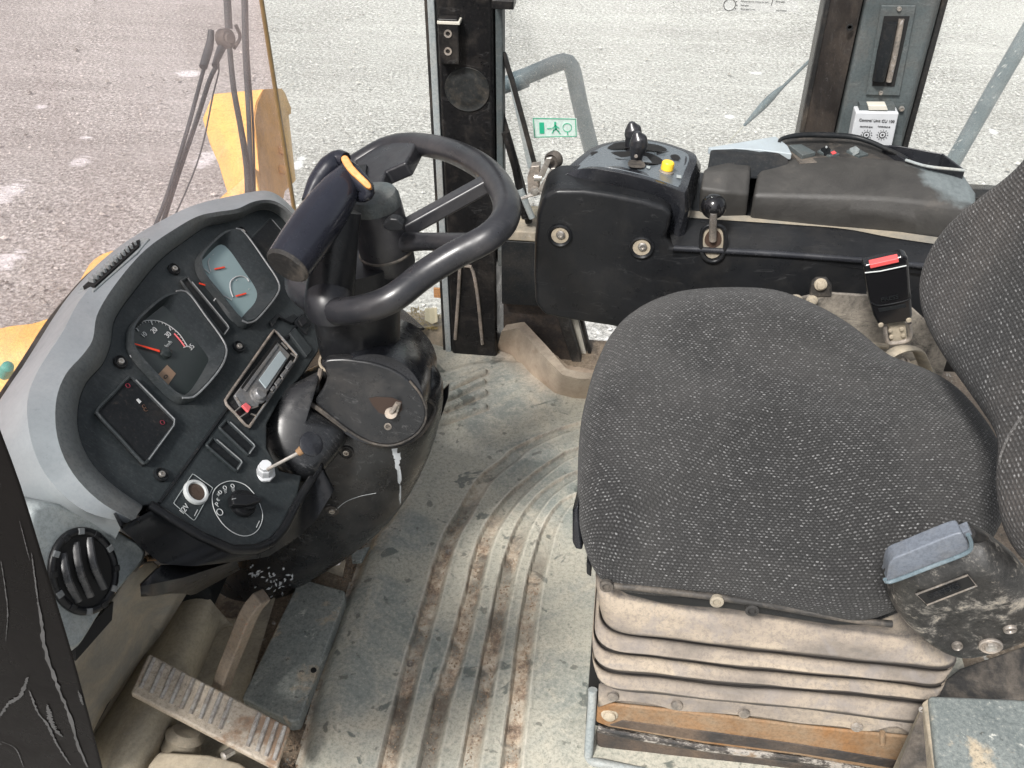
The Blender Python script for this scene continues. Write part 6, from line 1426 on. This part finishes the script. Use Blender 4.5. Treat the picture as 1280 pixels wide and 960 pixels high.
q = [YBp(x, y, .0055) for x, y in ((778, 901), (900, 917), (1000, 931), (1150, 956), (1150, 966), (1000, 942), (880, 927), (762, 907))]; mk('rail_web', *prism(q, [p+V((0, .004, 0)) for p in q]), MT['brown'], seat, bevel=.001)
lathe('rail_bolt', YBp(762, 893, .004), (0, -1, .2), [(.013, 0), (.012, .0015), (.009, .002), (.0085, .006), (.006, .0075), (0, .008)], MT['tan'], seat, n=12)
tube('small_pin', [YBp(1103, 915, .004), YBp(1103, 930, .008)], .004, MT['rust'], seat, n=8)
# bottom frame outline on the mat
zf = .018
fr_ = [(737, 855), (736, 880), (731, 960), (729, 1000)]
tube('floor_frame', [W(741, 862, y=.83), W(740, 885, y=.82), W(736, 940, y=.80), W(738, 952, y=.79), W(760, 956, y=.785), W(900, 985, y=.78)], .007, MT['grey'], seat, n=10, samples=40)
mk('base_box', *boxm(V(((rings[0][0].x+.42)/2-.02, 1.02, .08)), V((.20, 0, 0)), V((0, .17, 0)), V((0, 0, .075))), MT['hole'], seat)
# adjuster box on the seat's side
ab = thing('seat_adjuster', W(1190, 740, y=.74), 'scuffed black adjuster box with a grey lift handle on the near side of the seat', 'seat adjuster')
YA = .735
bx_ = [(1117, 716), (1130, 706), (1215, 672), (1240, 676), (1262, 690), (1290, 720), (1300, 790), (1262, 815), (1208, 828), (1170, 815), (1140, 790), (1122, 765), (1118, 740)]
def AB(px, py, o=0): return W(px, py, y=YA-o)
rA = cr([AB(x, y) for x, y in bx_], 70, True); cA = sum(rA, V((0, 0, 0)))/70
upA = V((.05, -.92, .38)).normalized()
body = pillow('casing', rA, cA, upA, [(.0, -.07), (.0, -.02), (.002, -.004), (.008, .005), (.02, .011), (.035, .014)], MT['scuffed'], ab, dome=.003, inner=5, sub=1)
def AS(px, py, off=.001): return surf(body, px, py, off)
q = [AS(x, y, .003)[0] for x, y in ((1146, 740), (1210, 717), (1220, 729), (1159, 753))]; mk('label_recess', *prism(q, [p-upA*.004 for p in q]), MT['hole'], ab, bevel=.001)
tube('label_rim', q, .0012, MT['worn'], ab, n=6, closed=True)
c1, c2 = AS(1163, 742, .0045)[0], AS(1198, 729, .0045)[0]
q = [AS(x, y, .0042)[0] for x, y in ((1159, 740), (1197, 725), (1201, 731), (1166, 744))]; mk('label_plate', *prism(q, [p-upA*.001 for p in q]), MT['black'], ab)
text('lettering', 'GRAMMER', (c1+c2)/2+upA*.0005, (c2-c1), upA.cross(c2-c1), .0080, MT['blank'], ab)
# handle
MT['handle'] = plastic('blue_grey_handle', (.12, .135, .16), .35, var=.5, damt=.3, dust=(.2, .2, .2), dscale=20, scratch=.1)
hA = [AS(1112, 716, .004)[0], AS(1130, 716, .008)[0], AS(1210, 684, .008)[0], AS(1218, 665, .006)[0]]
hp = [W(x, y, y=YA-.03) for x, y in ((1109, 721), (1114, 701), (1135, 691), (1195, 667), (1204, 669), (1211, 680), (1207, 690), (1165, 706), (1112, 726))]
hd = mk('lift_handle', *prism(cr(hp, 40, True), [p+V((0, .022, -.004)) for p in cr(hp, 40, True)]), MT['handle'], ab, bevel=.006)
tag(hd, 'smooth blue grey lift handle')
tube('handle_edge', [W(x, y, y=YA-.036) for x, y in ((1106, 724), (1114, 727), (1165, 708), (1208, 691), (1214, 680), (1210, 668))], .0022, MT['railblue'], ab, n=8, samples=30)
mk('handle_body', *prism([W(x, y, y=YA-.020) for x, y in ((1103, 712), (1112, 705), (1120, 716), (1112, 724), (1104, 722))], [W(x, y, y=YA+.01) for x, y in ((1103, 712), (1112, 705), (1120, 716), (1112, 724), (1104, 722))]), MT['rubber'], ab, bevel=.003)
q = [W(x, y, y=YA-.022) for x, y in ((1200, 667), (1212, 662), (1216, 669), (1206, 673))]; mk('handle_tab', *prism(q, [p+V((0, .012, 0)) for p in q]), MT['handle'], ab, bevel=.001)
tube('cable', [W(1212, 667, y=YA-.01), W(1222, 671, y=YA), W(1229, 674, y=YA+.01)], .006, MT['rubber'], ab, n=10, samples=12)
for x, y, r_, m_ in ((1238, 806, .0125, 'steel'), (1196, 806, .006, 'tan'), (1262, 785, .007, 'tan')):
    p, n_ = AS(x, y, .001)
    lathe('bolt_cup', p, n_, [(r_, -.002), (r_*1.02, .0018), (r_*.9, .003), (r_*.72, .0015), (r_*.65, .0002), (r_*.5, .0002), (r_*.45, .0015), (0, .0015)], MT['worn'], ab, n=24)
    if m_ == 'steel': lathe('bolt', p+n_*.001, n_, [(r_*.55, 0), (r_*.5, .004), (r_*.2, .003), (0, .002)], MT['steel'], ab, n=8)
q = [W(x, y, y=YA+.03) for x, y in ((1262, 688), (1270, 686), (1300, 715), (1300, 740), (1270, 705))]
# belt buckle and its mount on the far side of the seat
bk = thing('belt_buckle', W(1125, 420, y=1.28), 'black seat belt buckle with a red release button at the seat corner', 'belt buckle')
YK = 1.27
def BK(px, py, o=0): return W(px, py, y=YK-o)
s1_ = [(1079, 332), (1129, 320), (1136, 323), (1141, 395), (1139, 402), (1099, 408), (1092, 395), (1086, 375)]
q = [BK(x, y, .012) for x, y in s1_]; mk('buckle_body', *prism(q, [p+V((.0, .024, .0)) for p in q]), mt_, bk, bevel=.0045)
q = [BK(x, y, .0155) for x, y in ((1087, 331), (1123, 323), (1124, 328), (1088, 336))]; mk('red_button', *prism(q, [p+V((0, .012, .001)) for p in q]), MT['red'], bk, bevel=.001)
tube('chrome_lip', [BK(1081, 341, .014), BK(1100, 339, .0145), BK(1133, 332, .014)], .0010, MT['print'], bk, n=6)
tube('moulded_line', [BK(1087, 377, .0125), BK(1100, 382, .013), BK(1135, 375, .013), BK(1139, 368, .0125)], .001, MT['black'], bk, n=6, samples=12)
q = [BK(x, y, .0128) for x, y in ((1098, 386), (1132, 380), (1133, 384), (1099, 390))]; mk('raised_lettering', *prism(q, [p+V((0, .001, 0)) for p in q]), MT['blank'], bk)
text('lettering', 'PRESS', BK(1112, 373, .0135), BK(1120, 371)-BK(1100, 375), V((0, 0, 1)), .010, MT['blank'], bk)
for x, y in ((1101, 406), (1136, 400)): lathe('rivet', BK(x, y, .0125), (0, -1, 0), [(.0042, 0), (.0035, .0018), (0, .002)], MT['tan'], bk, n=12)
tube('clamp', [BK(1106, 409, .006), BK(1108, 424, .006), BK(1114, 429, .006), BK(1136, 424, .006), BK(1137, 404, .006)], .0035, MT['worn'], bk, n=8, samples=24)
q = [BK(x, y) for x, y in ((1110, 408), (1132, 404), (1134, 424), (1114, 430))]; mk('clamp_plate', *prism(q, [p+V((0, .008, 0)) for p in q]), MT['tan'], bk, bevel=.002)
for x, y in ((1113, 413), (1127, 411), (1114, 421), (1129, 419)): lathe('rivet', BK(x, y, .002), (0, -1, 0), [(.0035, 0), (.003, .002), (0, .0024)], MT['tan'], bk, n=10)
tube('bent_strap', [BK(1104, 455, .02), BK(1113, 443, .02), BK(1128, 436, .015), BK(1145, 437, .0), BK(1153, 450, -.01), BK(1160, 468, -.02)], .008, MT['tan'], bk, n=12, samples=30, sx=1.5, sz=.55)
sp = []
for k in range(90):
    a = k/90*2*math.pi*4.5; ax = V((.30, .1, -.95)).normalized(); u = ax.orthogonal().normalized(); w_ = ax.cross(u); sp.append(W(1127, 450, y=YK)+ax*(k/90*.045)+(u*math.cos(a)+w_*math.sin(a))*.0105)
tube('spring', sp, .0019, MT['worn'], bk, n=6)
tube('spring_pin', [W(1125, 446, y=YK), W(1140, 475, y=YK)], .0055, MT['worn'], bk, n=10)
# seat side plate with rivets
sp2 = thing('seat_bracket', W(1060, 400, y=1.33), 'stained steel seat bracket plate between cushion and console', 'bracket')
YS2 = 1.36
def BR(px, py, o=0): return W(px, py, y=YS2-o)
q = [BR(x, y) for x, y in ((1002, 372), (1030, 366), (1090, 370), (1140, 385), (1190, 430), (1175, 480), (1120, 470), (1060, 425), (1008, 395), (985, 385))]
mk('plate', *prism(q, [p+V((0, .006, 0)) for p in q]), plastic('stained_steel', (.24, .215, .18), .5, var=.5, dust=(.06, .055, .05), damt=.7, dscale=22, scratch=.6, scol=.05), sp2, bevel=.002)
q = [BR(x, y, .002) for x, y in ((1012, 372), (1014, 356), (1020, 350), (1034, 350), (1040, 357), (1040, 372))]; mk('ear', *prism(q, [p+V((0, .012, 0)) for p in q]), MT['dusty'], sp2, bevel=.003)
for x, y, r_ in ((1026, 356, .007), (994, 378, .009), (1015, 376, .0065)):
    lathe('rivet', BR(x, y, .004), (0, -1, .2), [(r_*1.5, -.002), (r_*1.4, .001), (r_, .0015), (r_*.9, .005), (0, .006)], MT['tan'], sp2, n=16)
tube('lower_lip', [BR(1008, 394, .004), BR(1040, 410, .004), BR(1075, 432, .004)], .005, MT['tan'], sp2, n=8)
tube('lower_lip', [BR(1075, 428, -.002), BR(1110, 432, -.002)], .006, MT['tan'], sp2, n=8)
q = [BR(x, y, .02) for x, y in ((1118, 468), (1150, 458), (1172, 470), (1158, 482))]; mk('angle_piece', *prism(q, [p+V((0, .03, 0)) for p in q]), MT['tan'], sp2, bevel=.002)
# =================================================================== near right box
nb = thing('side_cabinet', W(1200, 910, z=.3), 'chipped grey green metal box with a black sticker, at the bottom right corner', 'cabinet')
zB = .30
tpx = [(1161, 868), (1300, 874), (1320, 1010), (1178, 1010)]
tp_ = [W(x, y, z=zB) for x, y in tpx]
mk('box_body', *prism(tp_, [V((p.x, p.y, .0)) for p in tp_]), MT['boxpaint'], nb, bevel=.006)
A_ = tp_[0]; B_ = tp_[3]
fA = A_+V((-.004, 0, -.008)); fB = B_+V((-.004, 0, -.008))
e1 = W(1161, 880, z=zB-.01); e2 = W(1178, 1010, z=zB-.01)
lf = [W(1153, 878, z=zB-.012), W(1161, 872, z=zB-.006), W(1181, 975, z=zB-.006), W(1171, 985, z=zB-.012)]
mk('edge_strip', *prism(lf, [p-V((0, 0, .25)) for p in lf]), MT['tan'], nb, bevel=.002)
sk = [W(1151, 886, z=zB-.02), W(1167, 985, z=zB-.02), W(1112, 985, z=zB-.11), W(1124, 960, z=zB-.11)]
sk = [W(1152, 886, y=tp_[0].y-.01), W(1169, 968, y=tp_[0].y-.09), W(1118, 985, y=tp_[0].y-.10), W(1126, 950, y=tp_[0].y-.06)]
stk = mk('black_sticker', *prism(sk, [p+V((.003, .003, 0)) for p in sk]), MT['dusty'], nb)
nS = (sk[1]-sk[0]).cross(sk[3]-sk[0]).normalized(); 
if nS.dot(ray(1140, 940)) > 0: nS = -nS
def SK(px, py): return W(px, py, pl=(sk[0], nS), off=.0005)
for a in ([(1142, 929), (1147, 938), (1143, 955), (1138, 940)], [(1136, 940), (1141, 950), (1138, 962), (1132, 953)], [(1131, 951), (1135, 960), (1132, 968), (1128, 962)]):
    q = [SK(x, y) for x, y in a]; mk('print_bar', *prism(q, [p-nS*.0004 for p in q]), MT['print'], stk, smooth=False)
screw(nb, W(1153, 887, z=zB-.018), V((-.7, -.5, .5)), .004)
# dark trunking behind the box, under the adjuster
o = slab('rear_floor_cover', [W(1165, 862, z=.12), W(1200, 835, z=.12), W(1300, 800, z=.12), W(1340, 870, z=.12), W(1180, 880, z=.12)], V((0, 0, -.1)), MT['dusty'], bevel=.004)
tag(o, 'dark grimy cover on the floor behind the chipped box, under the seat adjuster', 'floor cover')
# near door frame, bottom left
fy = .35
q = [W(-6, 505, y=fy), W(0, 528, y=fy), W(30, 610, y=fy), (W(62, 715, y=fy)), W(98, 835, y=fy), W(132, 965, y=fy), W(150, 1040, y=fy)]
P1 = cr(q, 24); P0 = [V((p.x-.26, p.y, p.z)) for p in P1]
fr3 = P1+P0[::-1]
o = mk('door_frame', *prism(fr3, [p+V((-.09, .05, 0)) for p in fr3]), MT['scraped'], bevel=.004); tag(o, 'gloss black door frame edge with pale scrapes at the lower left corner', 'door frame')

# pale scrapes down the door frame
def strip(px, ws, seed, mat):
    rr_ = random.Random(seed); P = cr([W(x, y, y=fy) for x, y in px], 46); L_l, R_l = [], []
    for i, p in enumerate(P):
        tg_ = (P[min(45, i+1)]-P[max(0, i-1)]).normalized(); nn = V((tg_.z, 0, -tg_.x)); w_ = ws*(.35+.9*rr_.random())*math.sin(math.pi*(i+.5)/46)**.35
        c_ = p+nn*rr_.uniform(-.3, .3)*ws+V((0, -.0007, 0)); L_l.append(c_+nn*w_); R_l.append(c_-nn*w_)
    return skin([L_l, R_l])
MT['scrape'] = flat('bare_scrape', (.055, .054, .054), .5, var=.9)
sl_ = [strip(a, w_, i, 0) for i, (a, w_) in enumerate([([(48, 752), (53, 780), (57, 810), (70, 850), (88, 895), (96, 925), (110, 958)], .0016), ([(37, 862), (48, 890), (60, 905), (72, 930), (88, 955)], .0012), ([(0, 895), (12, 878), (26, 868), (36, 845)], .0014), ([(40, 690), (44, 720), (50, 765)], .0005), ([(98, 862), (104, 880), (101, 866)], .0008), ([(2, 700), (10, 760), (8, 800)], .0004), ([(60, 880), (66, 905), (78, 920)], .0022), ([(25, 650), (38, 700)], .0003), ([(0, 925), (20, 935), (30, 958)], .0005)])]
tag(mk('scrape_marks', *join(*sl_), MT['scrape'], o, smooth=False), kind='stuff')
